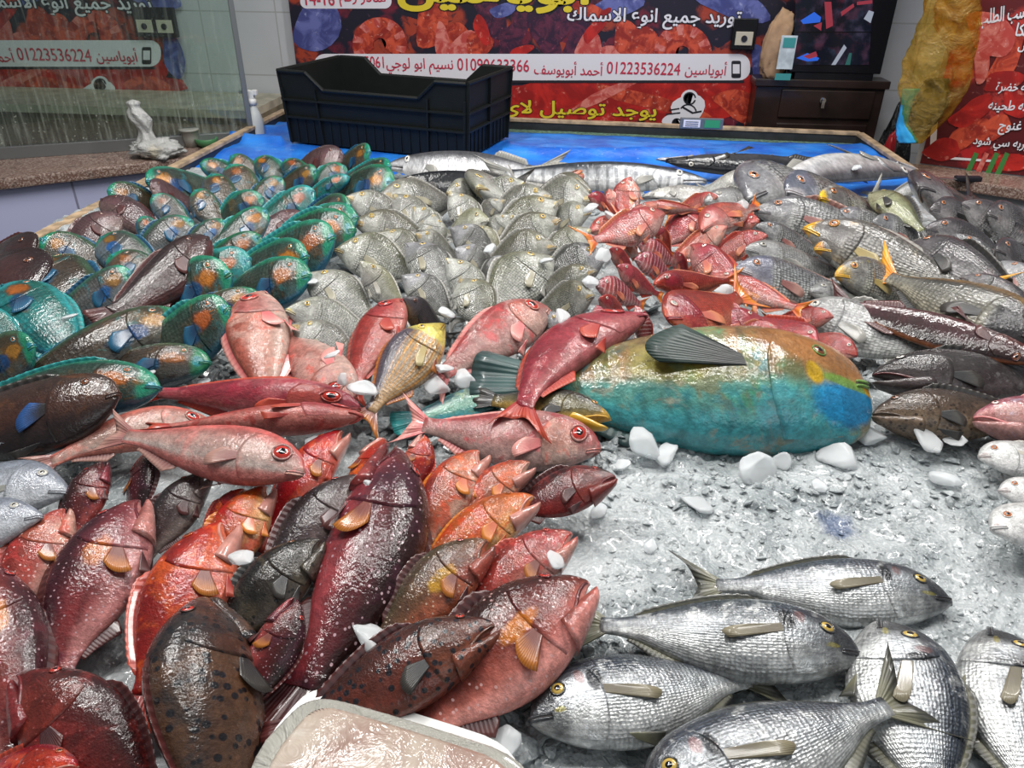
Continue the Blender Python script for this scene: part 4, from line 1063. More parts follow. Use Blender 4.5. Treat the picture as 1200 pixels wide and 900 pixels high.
PUPIL = gloss('fish_pupil', (.004, .004, .006)); MOUTHM = plain('fish_mouth_dark', (.02, .012, .012), .5)
IRIS = {k: gloss('iris_' + k, c) for k, c in dict(gold=(.50, .34, .08), silver=(.55, .52, .45), red=(.42, .03, .02), brown=(.16, .05, .02), white=(.72, .68, .62), orange=(.45, .16, .06)).items()}

FISHN = {}
_geo_cache, _mesh_cache = {}, {}
def make_fish(name, kind, mats, nose, tail, side='L', roll=0.0, lean=.5, dscale=1.0, var=None, label=None, cat='fish', group=None):
    """nose / tail: world points; side: the dorsal edge lies left or right of the heading as seen from above"""
    var = dict(var or {}); nose, tail = Vector(nose), Vector(tail)
    L = (nose - tail).length; Xa = (nose - tail).normalized(); mid = (nose + tail) / 2
    toc = (CAMLOC - mid).normalized(); n = (Vector((0, 0, 1)) * (1 - lean) + toc * lean).normalized()
    Za = n.cross(Xa).normalized(); Za = Za if side == 'L' else -Za
    n2 = Xa.cross(Za); n2 = n2 if n2.z > 0 or n2.dot(toc) > 0 else -n2
    up = Xa.cross(Za); up = up if up.dot(n) > 0 else -up
    Za = (Za * math.cos(roll) + up * math.sin(roll)).normalized(); Ya = Za.cross(Xa)
    vis = 1 if Ya.dot(n) > 0 else -1
    if not var.get('both'): var['sides'] = (vis,)
    if 'by' in var: var['by'] = var['by'] * vis
    root = empty(name, Matrix.Translation(mid) @ Matrix((Xa, Ya, Za)).transposed().to_4x4() @ Matrix.Diagonal((L, L, L * dscale, 1)))
    tag(root, label, cat, group)
    gk = (kind, repr(sorted(var.items(), key=lambda x: x[0])))
    if gk not in _geo_cache: _geo_cache[gk] = fish_geo(kind, var)
    parts = {}
    for i, (pn, par, V, F_, U, mk) in enumerate(_geo_cache[gk]):
        m = mats[mk]; key = (gk, i, m.name)
        if key not in _mesh_cache: _mesh_cache[key] = to_mesh(pn, V, F_, m, U)
        o = link(pn, _mesh_cache[key], root if par in (None, 'body') else parts[par])
        parts[pn] = o
    # no deeper than thing > part > sub-part
    return root
def matset(skin_, fin, tail=None, pec=None, iris='gold', jaw=None, lip=None, rim=None):
    return dict(skin=skin_, fin=fin, tail=tail or fin, pec=pec or fin, iris=IRIS[iris], pupil=PUPIL, mouth=MOUTHM, jaw=jaw or skin_, lip=lip or jaw or skin_, rim=rim or skin_)

# ---- kinds of skin
OR_F = finmat('orange_fin', (.16, .03, .018), (.44, .14, .015)); DK_F = finmat('dark_red_fin', (.05, .009, .011), (.08, .016, .014)); RD_F = finmat('red_fin', (.34, .025, .018), (.45, .06, .03))
PK_F = finmat('pink_fin', (.55, .12, .12), (.70, .32, .28)); GY_F = finmat('grey_fin', (.22, .22, .20), (.36, .35, .32)); BK_F = finmat('black_fin', (.015, .015, .016), (.04, .035, .03))
OL_F = finmat('olive_tail_fin', (.15, .145, .09), (.035, .035, .03)); TL_F = finmat('teal_fin', (.01, .12, .13), (.03, .30, .30)); BL_F = finmat('blue_fin', (.005, .035, .09), (.012, .10, .19)); YL_F = finmat('yellow_fin', (.36, .27, .09), (.42, .34, .16))
PL_F = finmat('pale_fin', (.50, .47, .40), (.62, .60, .55)); RB_F = finmat('reddish_clear_fin', (.26, .10, .09), (.40, .22, .18)); OG_F = finmat('vivid_orange_fin', (.52, .09, .015), (.62, .20, .02))
OT_F = finmat('bright_orange_tail', (.70, .22, .01), (.80, .36, .02)); SNF = finmat('snapper_fin', (.46, .10, .07), (.58, .20, .10))
WSP = (.62, .42, .46)
PJAW = plain('pale_pink_jaw', (.46, .20, .16), .3, coat=.6, nscale=14)
G = {
 'maroon': matset(skin('maroon_grouper_skin', (0.018, 0.004, 0.004), (0.077, 0.007, 0.010), (0.269, 0.038, 0.041), [('mottle', 6, .5, .62, (.05, .008, .02), .7), ('spots', 40, .22, WSP, .7)]), DK_F, pec=OR_F, iris='red', rim=None),
 'maroonpink': matset(skin('pinkish_maroon_grouper_skin', (0.037, 0.006, 0.011), (0.156, 0.018, 0.021), (0.434, 0.165, 0.157), [('patch', .36, .05, .10, .35, (.42, .11, .015), .9, .8), ('mottle', 6, .52, .62, (.09, .012, .025), .6), ('spots', 40, .22, WSP, .65)]), DK_F, pec=OR_F, iris='red'),
 'red': matset(skin('red_grouper_skin', (0.211, 0.010, 0.006), (0.359, 0.021, 0.007), (0.524, 0.128, 0.075), [('mottle', 7, .5, .65, (.62, .10, .012), .7), ('spots', 26, .20, (.75, .30, .30), .6)]), RD_F, pec=OR_F, iris='brown', jaw=PJAW),
 'orange': matset(skin('orange_grouper_skin', (0.317, 0.048, 0.006), (0.431, 0.084, 0.009), (0.598, 0.299, 0.113), [('mottle', 6, .5, .6, (.55, .03, .01), .6), ('spots', 26, .18, (.80, .45, .35), .6)]), OG_F, pec=OG_F, iris='brown', jaw=PJAW),
 'peach': matset(skin('peach_grouper_skin', (0.264, 0.037, 0.016), (0.347, 0.102, 0.042), (0.494, 0.299, 0.209), [('mottle', 7, .48, .6, (.62, .10, .02), .7), ('spots', 30, .2, (.75, .40, .35), .5)]), OG_F, pec=OG_F, iris='red', jaw=PJAW),
 'black': matset(skin('blackish_grouper_skin', (0.006, 0.006, 0.006), (0.021, 0.017, 0.013), (0.067, 0.053, 0.041), [('mottle', 8, .5, .62, (.07, .055, .03), .6), ('spots', 24, .30, (.006, .006, .006), .9)]), BK_F, iris='brown'),
 'grey': matset(skin('grey_grouper_skin', (0.016, 0.011, 0.012), (0.054, 0.033, 0.033), (0.180, 0.135, 0.120), [('mottle', 7, .5, .62, (.03, .015, .02), .6), ('spots', 34, .2, (.30, .28, .34), .5)]), DK_F, iris='red'),
 'brownspot': matset(skin('dark_spotted_brown_grouper_skin', (0.037, 0.011, 0.007), (0.090, 0.020, 0.009), (0.157, 0.041, 0.022), [('mottle', 5, .5, .65, (.10, .03, .02), .6), ('spots', 25, .38, (.006, .007, .012), .97)]), DK_F, pec=BK_F, iris='red'),
 'brownblack': matset(skin('black_dotted_dark_brown_grouper_skin', (.022, .014, .013), (.060, .026, .016), (.10, .045, .03), [('head', .26, (.022, .017, .018), .8), ('mottle', 5, .5, .64, (.09, .035, .016), .6), ('spots', 26, .38, (.006, .006, .009), .97)]), DK_F, pec=BK_F, iris='red'),
 'darkred': matset(skin('deep_red_grouper_skin', (0.026, 0.003, 0.004), (0.084, 0.007, 0.007), (0.194, 0.021, 0.018), [('mottle', 6, .48, .62, (.20, .02, .018), .6), ('spots', 34, .16, (.40, .10, .10), .45)]), DK_F, iris='red'),
 'pinkred': matset(skin('pink_red_grouper_skin', (0.201, 0.024, 0.018), (0.335, 0.066, 0.048), (0.524, 0.254, 0.209), [('mottle', 7, .48, .62, (.48, .05, .04), .7), ('spots', 32, .24, (.75, .48, .46), .8)]), RD_F, pec=OR_F, iris='red'),
 'olive': matset(skin('olive_red_grouper_skin', (0.053, 0.034, 0.016), (0.120, 0.048, 0.024), (0.389, 0.090, 0.053), [('patch', .40, -.15, .14, .35, (.50, .24, .02), .85, .9), ('mottle', 7, .5, .62, (.06, .025, .02), .6), ('spots', 34, .22, (.60, .46, .36), .7)]), DK_F, pec=OR_F, iris='red'),
 'big': matset(skin('white_spotted_red_grouper_skin', (0.024, 0.004, 0.004), (0.120, 0.009, 0.007), (0.464, 0.120, 0.105), [('patch', .37, -.02, .12, .22, (.52, .13, .012), .9, .7), ('edge', -.45, -.75, (.66, .26, .24), .7), ('spots', 36, .22, (.62, .36, .36), .75)]), DK_F, pec=OR_F, iris='red'),
}
CHEEK, TEAL, GREEN, NAVY, TURQ = (.36, .11, .010), (.01, .16, .17), (.005, .20, .10), (.004, .05, .13), (.015, .30, .32)
def parrot_skin(name, back, side, belly, cheek=CHEEK, face=GREEN, pec=NAVY, extra=(), rim=.75):
    return skin(name, back, side, belly, [('mottle', 7, .5, .62, tuple(x * .45 for x in side), .75), ('mottle', 5, .55, .66, (.10, .06, .025), .75), ('mottle', 9, .58, .66, TEAL, .5)] + list(extra) +
                [('head', .085, face, .9), ('edge', .62, .90, face, rim), ('patch', .18, .06, .105, .42, tuple(x * .35 for x in cheek), .8, 1.6), ('patch', .175, .06, .075, .32, cheek, .85, 1.7), ('patch', .31, -.16, .095, .34, pec, .95, 1.2), ('patch', .03, -.1, .035, .5, (.02, .22, .30), .8, .6), ('edge', -.72, -.92, (.01, .10, .18), rim)],
                rough=.24, var=.07, coat=.9, fine=.35, scales=(34, 7, .5, .35))
PM = {
 'teal': matset(parrot_skin('teal_parrotfish_skin', (0.012, 0.040, 0.028), (0.036, 0.050, 0.036), (0.033, 0.079, 0.079)), TL_F, pec=BL_F, iris='orange'),
 'brown': matset(parrot_skin('brown_parrotfish_skin', (0.040, 0.026, 0.012), (0.066, 0.050, 0.033), (0.066, 0.066, 0.059), cheek=(.30, .12, .02), rim=.3), BL_F, pec=BL_F, iris='orange'),
 'grey': matset(parrot_skin('grey_blue_parrotfish_skin', (0.033, 0.036, 0.030), (0.092, 0.092, 0.092), (0.099, 0.132, 0.145), pec=(.006, .09, .22), rim=.35, cheek=(.22, .09, .02)), BL_F, pec=BL_F, iris='orange'),
 'turq': matset(parrot_skin('turquoise_parrotfish_skin', (0.007, 0.092, 0.073), (0.008, 0.145, 0.139), (0.013, 0.172, 0.185), face=TURQ), TL_F, pec=BL_F, iris='orange'),
 'mauve': matset(skin('mauve_parrotfish_skin', (0.066, 0.033, 0.036), (0.112, 0.056, 0.059), (0.132, 0.086, 0.079), [('mottle', 10, .5, .65, (.08, .03, .04), .7)], rough=.26, coat=.7, scales=(30, 7, .5, .4)), DK_F, iris='brown'),
 'dark': matset(skin('dark_maroon_parrotfish_skin', (0.020, 0.008, 0.009), (0.040, 0.015, 0.015), (0.066, 0.020, 0.020), [('mottle', 8, .5, .65, (.02, .008, .008), .7)], rough=.26, coat=.8, scales=(30, 7, .5, .4)), DK_F, iris='brown'),
 'bigbrown': matset(skin('big_brown_parrotfish_skin', (0.033, 0.017, 0.012), (0.046, 0.018, 0.012), (0.023, 0.013, 0.011), [('mottle', 5, .5, .65, (.09, .035, .012), .8), ('edge', -.3, -.6, (.02, .012, .012), .8)], rough=.25, coat=.8), BK_F, pec=finmat('dark_blue_edged_fin', (.012, .010, .012), (.02, .08, .25)), iris='brown'),
}
def pale(name, back, side, belly, sc=(46, 11, .9, .75), extra=(), rough=.28, metal=.06, var=.085): return skin(name, back, side, belly, extra, rough=rough, metal=metal, var=var, scales=sc, coat=.5)
EMP = finmat('pale_yellowish_fin', (.26, .235, .16), (.34, .31, .22))
EM = {
 'olive': matset(pale('olive_silver_bream_skin', (0.139, 0.137, 0.093), (0.255, 0.255, 0.220), (0.360, 0.360, 0.325), extra=[('patch', .02, -.35, .06, .5, (.55, .40, .10), .7, .6), ('mottle', 6, .52, .66, (.15, .15, .11), .5)]), GY_F, pec=EMP, iris='gold'),
 'pale': matset(pale('pale_silver_bream_skin', (0.197, 0.197, 0.162), (0.319, 0.319, 0.290), (0.395, 0.395, 0.366), extra=[('patch', .02, -.3, .07, .6, (.55, .42, .14), .7, .6)]), GY_F, pec=EMP, iris='gold'),
 'grey': matset(pale('grey_silver_bream_skin', (0.087, 0.087, 0.081), (0.197, 0.197, 0.186), (0.325, 0.325, 0.302), extra=[('head', .22, (.26, .26, .28), .7)]), GY_F, pec=EMP, iris='gold'),
 'dark': matset(pale('dark_scaled_bream_skin', (0.017, 0.013, 0.017), (0.058, 0.046, 0.052), (0.139, 0.075, 0.035), sc=(34, 9, .9, .6), rough=.24), BK_F, iris='brown'),
 'stripe': matset(pale('orange_striped_bream_skin', (0.041, 0.035, 0.044), (0.290, 0.191, 0.116), (0.383, 0.267, 0.174), sc=(40, 10, .6, .4), metal=.1, extra=[('stripes', 9, (.46, .19, .05), .85), ('edge', .25, .6, (.07, .06, .08), .95), ('head', .20, (.60, .48, .10), .75), ('patch', .02, 0, .05, .8, (.70, .46, .04), .8, .5)]), OR_F, pec=YL_F, iris='gold'),
 'belly': matset(pale('white_belly_bream_skin', (0.220, 0.215, 0.139), (0.337, 0.331, 0.273), (0.430, 0.418, 0.383), sc=(40, 10, .5, .2)), PL_F, iris='gold'),
}
RS = {
 'crimson': matset(skin('crimson_snapper_skin', (0.239, 0.014, 0.017), (0.332, 0.049, 0.049), (0.438, 0.212, 0.185), [('mottle', 8, .5, .65, (.40, .03, .03), .6)], rough=.26, metal=.1, scales=(40, 9, .8, .55)), RD_F, tail=OG_F, pec=SNF, iris='silver'),
 'pink': matset(skin('pink_snapper_skin', (0.332, 0.049, 0.037), (0.411, 0.133, 0.106), (0.478, 0.292, 0.252), [('mottle', 7, .5, .65, (.60, .12, .07), .6), ('patch', .45, -.35, .1, .2, (.70, .28, .06), .7, .9)], rough=.26, metal=.1, scales=(40, 9, .6, .4)), SNF, tail=OG_F, pec=SNF, iris='silver'),
 'deep': matset(skin('deep_red_snapper_skin', (0.185, 0.007, 0.008), (0.279, 0.016, 0.014), (0.365, 0.080, 0.053), [('mottle', 8, .5, .65, (.24, .01, .015), .6), ('head', .05, (.55, .05, .02), .6)], rough=.24, scales=(40, 9, .6, .4)), SNF, tail=OG_F, pec=SNF, iris='silver'),
 'stripe': matset(skin('white_lined_red_snapper_skin', (0.225, 0.020, 0.033), (0.305, 0.040, 0.049), (0.411, 0.159, 0.146), [('bars', 15, (.68, .42, .42), .55)], rough=.24, scales=(40, 9, .8, .5)), RD_F, tail=OG_F, pec=SNF, iris='silver'),
}
BE = {
 'rose': matset(skin('rose_bigeye_skin', (0.288, 0.058, 0.049), (0.357, 0.138, 0.115), (0.403, 0.265, 0.230), [('mottle', 5, .48, .62, (.52, .32, .28), .6), ('mottle', 11, .55, .66, (.46, .07, .06), .7)], rough=.34, coat=.35), PK_F, iris='red'),
 'red': matset(skin('red_bigeye_skin', (0.207, 0.016, 0.020), (0.276, 0.035, 0.037), (0.357, 0.115, 0.104), [('mottle', 5, .5, .64, (.42, .13, .12), .6), ('mottle', 12, .55, .66, (.30, .02, .025), .7)], rough=.34, coat=.35), RD_F, iris='red'),
 'pale': matset(skin('pale_pink_bigeye_skin', (0.317, 0.098, 0.081), (0.392, 0.242, 0.207), (0.426, 0.346, 0.311), [('mottle', 6, .5, .64, (.60, .20, .17), .6), ('edge', .55, .8, (.58, .12, .10), .7), ('edge', -.55, -.85, (.60, .12, .09), .7)], rough=.32, coat=.4), RB_F, iris='red'),
}
RG = {
 'scaled': matset(pale('grey_scaled_snapper_skin', (0.121, 0.121, 0.126), (0.297, 0.297, 0.297), (0.482, 0.482, 0.464), sc=(40, 9, 1.0, .85), extra=[('head', .22, (.12, .12, .14), .5), ('mottle', 9, .54, .66, (.44, .44, .43), .6), ('mottle', 7, .55, .66, (.08, .08, .09), .6)]), RB_F, tail=GY_F, iris='orange'),
 'blue': matset(pale('blue_headed_grey_snapper_skin', (0.110, 0.110, 0.121), (0.279, 0.287, 0.287), (0.538, 0.538, 0.511), sc=(40, 9, 1.0, .85), extra=[('head', .24, (.09, .10, .15), .7), ('mottle', 10, .56, .66, (.40, .40, .42), .5), ('patch', .05, -.5, .09, .6, (.42, .40, .42), .8, .5)]), RB_F, tail=GY_F, iris='orange', lip=plain('pale_lip', (.42, .40, .42), .3, coat=.5)),
 'yellow': matset(pale('yellow_lipped_grey_snapper_skin', (0.110, 0.102, 0.092), (0.261, 0.250, 0.232), (0.426, 0.408, 0.353), sc=(40, 9, 1.0, .8), extra=[('head', .22, (.11, .10, .10), .6), ('mottle', 9, .55, .66, (.42, .41, .38), .5), ('head', .05, (.62, .32, .01), .95), ('mottle', 5, .54, .68, (.36, .26, .05), .5)]), GY_F, tail=OT_F, pec=YL_F, iris='orange', lip=plain('yellow_lip', (.66, .36, .02), .25, coat=.6)),
 'silver': matset(pale('silver_grey_snapper_skin', (0.204, 0.204, 0.199), (0.389, 0.389, 0.389), (0.575, 0.575, 0.556), sc=(44, 10, .7, .5)), GY_F, iris='silver'),
 'white': matset(pale('white_bellied_fish_skin', (0.316, 0.306, 0.279), (0.519, 0.511, 0.482), (0.668, 0.658, 0.632), sc=(60, 14, .3, .15)), GY_F, iris='silver'),
 'dim': matset(pale('dark_grey_snapper_skin', (0.047, 0.041, 0.047), (0.139, 0.130, 0.135), (0.334, 0.316, 0.316), sc=(38, 9, .9, .7), extra=[('mottle', 6, .5, .64, (.06, .05, .055), .6), ('mottle', 8, .6, .7, (.30, .20, .19), .4)]), BK_F, iris='orange'),
 'olive': matset(pale('olive_belly_fish_skin', (0.067, 0.067, 0.034), (0.202, 0.202, 0.114), (0.296, 0.289, 0.181), sc=(60, 14, .3, .15)), BK_F, iris='gold'),
 'darkhead': matset(pale('black_headed_fish_skin', (0.034, 0.030, 0.027), (0.162, 0.155, 0.134), (0.269, 0.242, 0.189), sc=(40, 9, .8, .6), extra=[('head', .26, (.015, .014, .018), .95), ('edge', .5, .8, (.30, .15, .04), .5)]), BK_F, tail=OT_F, iris='brown'),
 'dark': matset(skin('dark_grouper_head_skin', (0.021, 0.019, 0.019), (0.040, 0.034, 0.034), (0.088, 0.067, 0.067), [('mottle', 7, .5, .64, (.03, .018, .02), .7), ('mottle', 16, .58, .68, (.20, .19, .19), .4)]), BK_F, iris='white', lip=plain('dark_red_lip', (.08, .012, .014), .3, coat=.6)),
 'brown': matset(skin('brown_mottled_grouper_skin', (0.034, 0.021, 0.015), (0.080, 0.050, 0.034), (0.175, 0.121, 0.080), [('mottle', 9, .5, .62, (.04, .025, .018), .7), ('spots', 28, .30, (.025, .015, .010), .85)]), BK_F, iris='brown'),
 'pinkhead': matset(skin('pink_lipped_head_skin', (0.242, 0.061, 0.088), (0.370, 0.114, 0.114), (0.417, 0.202, 0.189), [('mottle', 5, .5, .66, (.60, .36, .34), .6), ('mottle', 9, .56, .68, (.30, .26, .34), .6)], rough=.26), PK_F, iris='white', lip=plain('pink_lip', (.62, .20, .20), .25, coat=.6)),
 'maroonlong': matset(skin('dark_maroon_long_skin', (0.017, 0.007, 0.007), (0.040, 0.009, 0.011), (0.067, 0.015, 0.015), [('mottle', 8, .5, .64, (.03, .01, .01), .6), ('edge', .75, .92, (.28, .10, .03), .6)]), DK_F, iris='brown'),
}
BR = matset(pale('sea_bream_skin', (.028, .036, .05), (.46, .48, .50), (.74, .75, .74), sc=(60, 15, .45, .30), metal=.58, rough=.24, var=.02,
     extra=[('edge', .35, .75, (.045, .055, .075), .8), ('edge', -.15, -.5, (.60, .61, .60), .5), ('stripes', 16, (.20, .21, .21), .25), ('mottle', 6, .48, .64, (.10, .11, .12), .55), ('mottle', 13, .55, .66, (.66, .67, .66), .5), ('patch', .34, .04, .22, .03, (.05, .05, .05), .5, .5), ('head', .13, (.10, .105, .11), .6), ('patch', .05, .1, .06, .8, (.02, .022, .028), .75, .7), ('patch', .25, .30, .03, .32, (.015, .016, .02), .95, .7), ('patch', .205, .42, .022, .22, (.22, .06, .05), .4, 1.1), ('patch', .10, -.25, .03, .10, (.45, .38, .05), .5, .9)]),
     OL_F, tail=OL_F, pec=finmat('brownish_clear_fin', (.12, .10, .06), (.22, .19, .12)), iris='gold')
WB = matset(pale('white_bream_skin', (.48, .48, .47), (.66, .66, .65), (.74, .73, .72), sc=(56, 13, .4, .2), var=.02, extra=[('patch', .02, -.3, .05, .5, (.55, .42, .40), .6, .5)]), PL_F, iris='orange')
SH = matset(pale('blue_grey_silver_skin', (.18, .20, .24), (.34, .36, .40), (.50, .52, .55), sc=(70, 16, .2, .12), var=.02, extra=[('mottle', 4, .5, .66, (.24, .26, .31), .5)]), GY_F, iris='silver')
SL = matset(pale('silver_long_fish_skin', (.10, .10, .11), (.50, .50, .52), (.74, .73, .73), sc=(90, 16, .2, .1), rough=.24, metal=.35), GY_F, iris='white')
BN = matset(skin('black_long_fish_skin', (.006, .007, .010), (.012, .014, .018), (.04, .04, .045), rough=.3), BK_F, iris='silver')
BARR = matset(pale('barred_barracuda_skin', (.03, .035, .045), (.44, .45, .47), (.70, .70, .70), sc=(90, 16, .2, .1), extra=[('bars', 22, (.06, .065, .08), .5)], rough=.24, metal=.3), GY_F, iris='white')
BIGP = matset(skin('giant_parrotfish_skin', (.18, .115, .045), (.16, .17, .075), (.05, .32, .30),
     [('mottle', 4, .5, .62, (.27, .21, .06), .8), ('mottle', 9, .54, .66, (.11, .20, .09), .7), ('bars', 11, (.32, .13, .05), .5), ('edge', .0, -.35, (.07, .33, .30), .85), ('mottle', 7, .54, .64, (.07, .30, .15), .7), ('edge', -.5, -.8, (.05, .33, .38), .8), ('mottle', 6, .53, .62, (.20, .20, .10), .8), ('mottle', 10, .56, .66, (.34, .26, .18), .6), ('mottle', 8, .57, .66, (.03, .22, .26), .7), ('patch', .52, .15, .12, .45, (.34, .30, .05), .6, .8),
      ('patch', .12, .62, .24, .66, (.30, .125, .035), .95, .6), ('patch', .07, -.42, .13, .50, (.008, .20, .42), .95, .6), ('patch', .07, .0, .10, .13, (.16, .30, .05), .9, .7), ('patch', .165, .02, .028, .24, (.46, .28, .01), .95, .6), ('patch', .0, .12, .03, .3, (.50, .24, .01), .95, .4), ('patch', .25, -.6, .08, .4, (.05, .26, .32), .6, .8)],
     rough=.24, coat=.9, var=.0, scales=(20, 4.2, .55, .22), fine=.5), finmat('big_teal_fin', (.03, .08, .075), (.02, .05, .05)), pec=finmat('dark_green_pectoral_fin', (.006, .010, .009), (.014, .034, .028), rough=.45, ray=24, coat=.05), iris='brown')
TEALM = matset(skin('iridescent_teal_skin', (.02, .07, .08), (.10, .26, .18), (.03, .22, .26), [('mottle', 6, .5, .64, (.22, .30, .16), .7), ('mottle', 12, .56, .66, (.02, .16, .26), .7)], rough=.22, coat=.9), TL_F, iris='orange')
YM = matset(skin('brown_yellow_fish_skin', (.03, .026, .022), (.13, .11, .05), (.38, .24, .05), [('mottle', 9, .5, .64, (.05, .045, .03), .6), ('head', .07, (.42, .24, .02), .8)], rough=.25), BK_F, iris='orange', jaw=plain('yellow_jaw', (.58, .32, .02), .3, coat=.6), lip=plain('yellow_lip', (.58, .32, .02), .3, coat=.6))

def P(name, kind, mats, nx, ny, tx, ty, side='L', zn=.075, zt=.03, label=None, **kw):
    return make_fish(name, kind, mats, at(nx, ny, zn), at(tx, ty, zt), side, label=label, **kw)

# ---- the groupers heaped at the front left
GR = [
 ('maroon', 118, 541, 72, 650, 'L', 'dark maroon grouper with its nose just left of the striped maroon one', dict(dscale=1.0)),
 ('maroon', 178, 525, 150, 640, 'R', 'maroon grouper standing under the tail of the pink big-eyed fish', dict(roll=.9)),
 ('grey', 236, 553, 160, 668, 'L', 'grey-brown grouper with open dark mouth below the pink big-eyed fish', dict(dscale=1.05, var=dict(open=.30))),
 ('pinkred', 70, 596, -2, 752, 'L', 'red grouper with dark spot at the far left, right under the silver heads', dict(dscale=1.08)),
 ('maroonpink', 156, 586, 46, 825, 'L', 'pinkish maroon white-spotted grouper with pale belly on its right', dict(dscale=1.0)),
 ('red', 253, 612, 160, 850, 'L', 'bright red grouper with gaping pink mouth left of the small orange one', dict(dscale=1.02, var=dict(open=.36, seed=3))),
 ('orange', 307, 569, 236, 706, 'L', 'bright orange grouper with pale open mouth and an ice lump on it', dict(dscale=1.1, var=dict(open=.30, seed=4))),
 ('red', 284, 572, 232, 640, 'L', 'red-orange grouper mostly hidden behind the bright orange one', dict()),
 ('red', 398, 504, 300, 640, 'L', 'long red grouper with its snout by the yellow striped bream', dict(dscale=.8, var=dict(open=.3))),
 ('red', 452, 514, 395, 610, 'R', 'small red-orange grouper nose just left of the long dark one', dict(dscale=1.1, roll=.6)),
 ('grey', 420, 556, 296, 706, 'L', 'dark grey grouper with red eye between red grouper and long maroon one', dict(dscale=1.0, var=dict(open=.25))),
 ('black', 371, 630, 232, 782, 'L', 'black-spotted blackish grouper right of the big head-up brown grouper', dict(dscale=1.05)),
 ('red', 500, 511, 474, 590, 'R', 'small orange-red head poking out beside the longest maroon grouper', dict(dscale=1.1)),
 ('peach', 557, 527, 486, 650, 'L', 'peach grouper with wide open pale mouth behind the others', dict(dscale=1.05, var=dict(open=.40, seed=5))),
 ('peach', 618, 540, 512, 630, 'L', 'pink-orange grouper with gaping dark lower jaw near the ice', dict(dscale=.95, var=dict(open=.34, seed=6))),
 ('darkred', 720, 556, 580, 606, 'L', 'smooth deep red grouper with pointed snout lying toward the bare ice', dict(dscale=1.05, var=dict(open=.05))),
 ('orange', 622, 579, 474, 690, 'L', 'orange-red grouper with open lips below the deep red pointed one', dict(dscale=.95, var=dict(open=.28, seed=7))),
 ('pinkred', 667, 622, 530, 735, 'L', 'pink-red white-spotted grouper with a small ice piece at its mouth', dict(dscale=1.05, var=dict(open=.15))),
 ('olive', 568, 631, 430, 770, 'L', 'olive-brown grouper with orange belly patch right of the longest maroon one', dict(dscale=1.05, var=dict(open=.2))),
 ('maroon', 484, 531, 338, 862, 'R', 'longest maroon grouper, white-spotted, slanting through the middle of the heap', dict(dscale=.74, var=dict(open=.12, bz=-.25))),
 ('maroon', 352, 705, 276, 850, 'R', 'maroon white-spotted grouper squeezed between the black one and the longest one', dict(dscale=1.0)),
 ('big', 683, 677, 452, 890, 'L', 'large white-spotted dark red grouper with orange fin and pink belly', dict(dscale=1.1, var=dict(open=.12, both=1))),
 ('brownspot', 580, 728, 318, 876, 'L', 'reddish brown grouper covered in dark blue-black spots above the plastic tray', dict(dscale=.88, var=dict(open=.10, both=1))),
 ('maroonpink', -12, 660, 18, 930, 'R', 'maroon grouper cut off by the left edge of the view', dict(dscale=.8)),
 ('darkred', 30, 786, 200, 985, 'R', 'wet deep red grouper with blunt head at the lower left', dict(dscale=1.0, roll=.25, var=dict(open=.08, both=1))),
 ('brownblack', 232, 700, 262, 1030, 'L', 'big dark-spotted brown grouper with its head straight up, seen from above', dict(dscale=1.12, roll=.75, var=dict(open=.05, both=1, sp=dict(W=.26)))),
 ('red', 92, 893, -70, 930, 'L', 'red-brown fish at the very bottom left corner', dict(dscale=.8)),
]
for k, (m, nx_, ny_, tx_, ty_, sd_, lab, kw) in enumerate(GR):
    near = (ny_ - 500) / 400.0
    kw.setdefault('var', {}); kw['var'].setdefault('seed', k % 4); kw['dscale'] = kw.get('dscale', 1.0) * 1.14
    P('grouper', 'grouper', G[m], nx_, ny_, tx_, ty_, sd_, .070 + .01 * near, .022 + .01 * near, lab, lean=.35, group='groupers heaped on the front left', **kw)

# ---- pink fish and other single fish across the middle
def S(name, kind, m, nx, ny, tx, ty, sd, zn, zt, lab, **kw): return P(name, kind, m, nx, ny, tx, ty, sd, zn, zt, lab, **kw)
S('pink_snapper', 'bigeye', BE['rose'], 296, 343, 318, 492, 'L', .12, .05, 'fat rose-pink fish standing head up left of the pale bream, touching the parrotfish', dscale=1.15, lean=.6)
S('pink_snapper', 'bigeye', BE['rose'], 408, 470, 322, 376, 'R', .06, .09, 'rose-pink fish lying head down right beside the fat head-up pink fish', dscale=1.2, lean=.6)
S('pink_snapper', 'bigeye', BE['red'], 462, 350, 404, 474, 'L', .12, .05, 'plain red-pink fish leaning against the yellow striped bream', dscale=1.25, lean=.5, roll=-.3)
S('striped_bream', 'emperor', EM['stripe'], 516, 378, 420, 500, 'L', .11, .05, 'yellow-headed bream with orange stripes and dark back', dscale=.92, lean=.6)
S('pink_snapper', 'bigeye', BE['rose'], 637, 356, 498, 452, 'L', .11, .06, 'rosy pink fish with gold eye facing right below the silver breams', dscale=1.25, lean=.6)
S('pink_snapper', 'bigeye', BE['red'], 722, 362, 582, 494, 'L', .11, .075, 'red-pink fish lying over the yellow-mouthed fish, its tail pointing down left', dscale=1.1, lean=.5, roll=-.3, var=dict(bz=-.5))
S('bigeye_fish', 'bigeye', BE['rose'], 703, 524, 466, 497, 'L', .050, .05, 'pink fish with a big dark red eye next to the giant parrotfish', dscale=1.15, lean=.5, var=dict(both=1, bz=.15))
S('yellow_mouth_fish', 'grouper', YM, 716, 488, 560, 466, 'L', .065, .05, 'brownish fish with open yellow mouth poking out above the big red eye', dscale=.9, lean=.5, var=dict(open=.4))
S('parrotfish', 'parrot', TEALM, 640, 462, 462, 496, 'L', .03, .03, 'shiny teal fish half under ice beneath the rosy pink fish', dscale=.9, lean=.5)
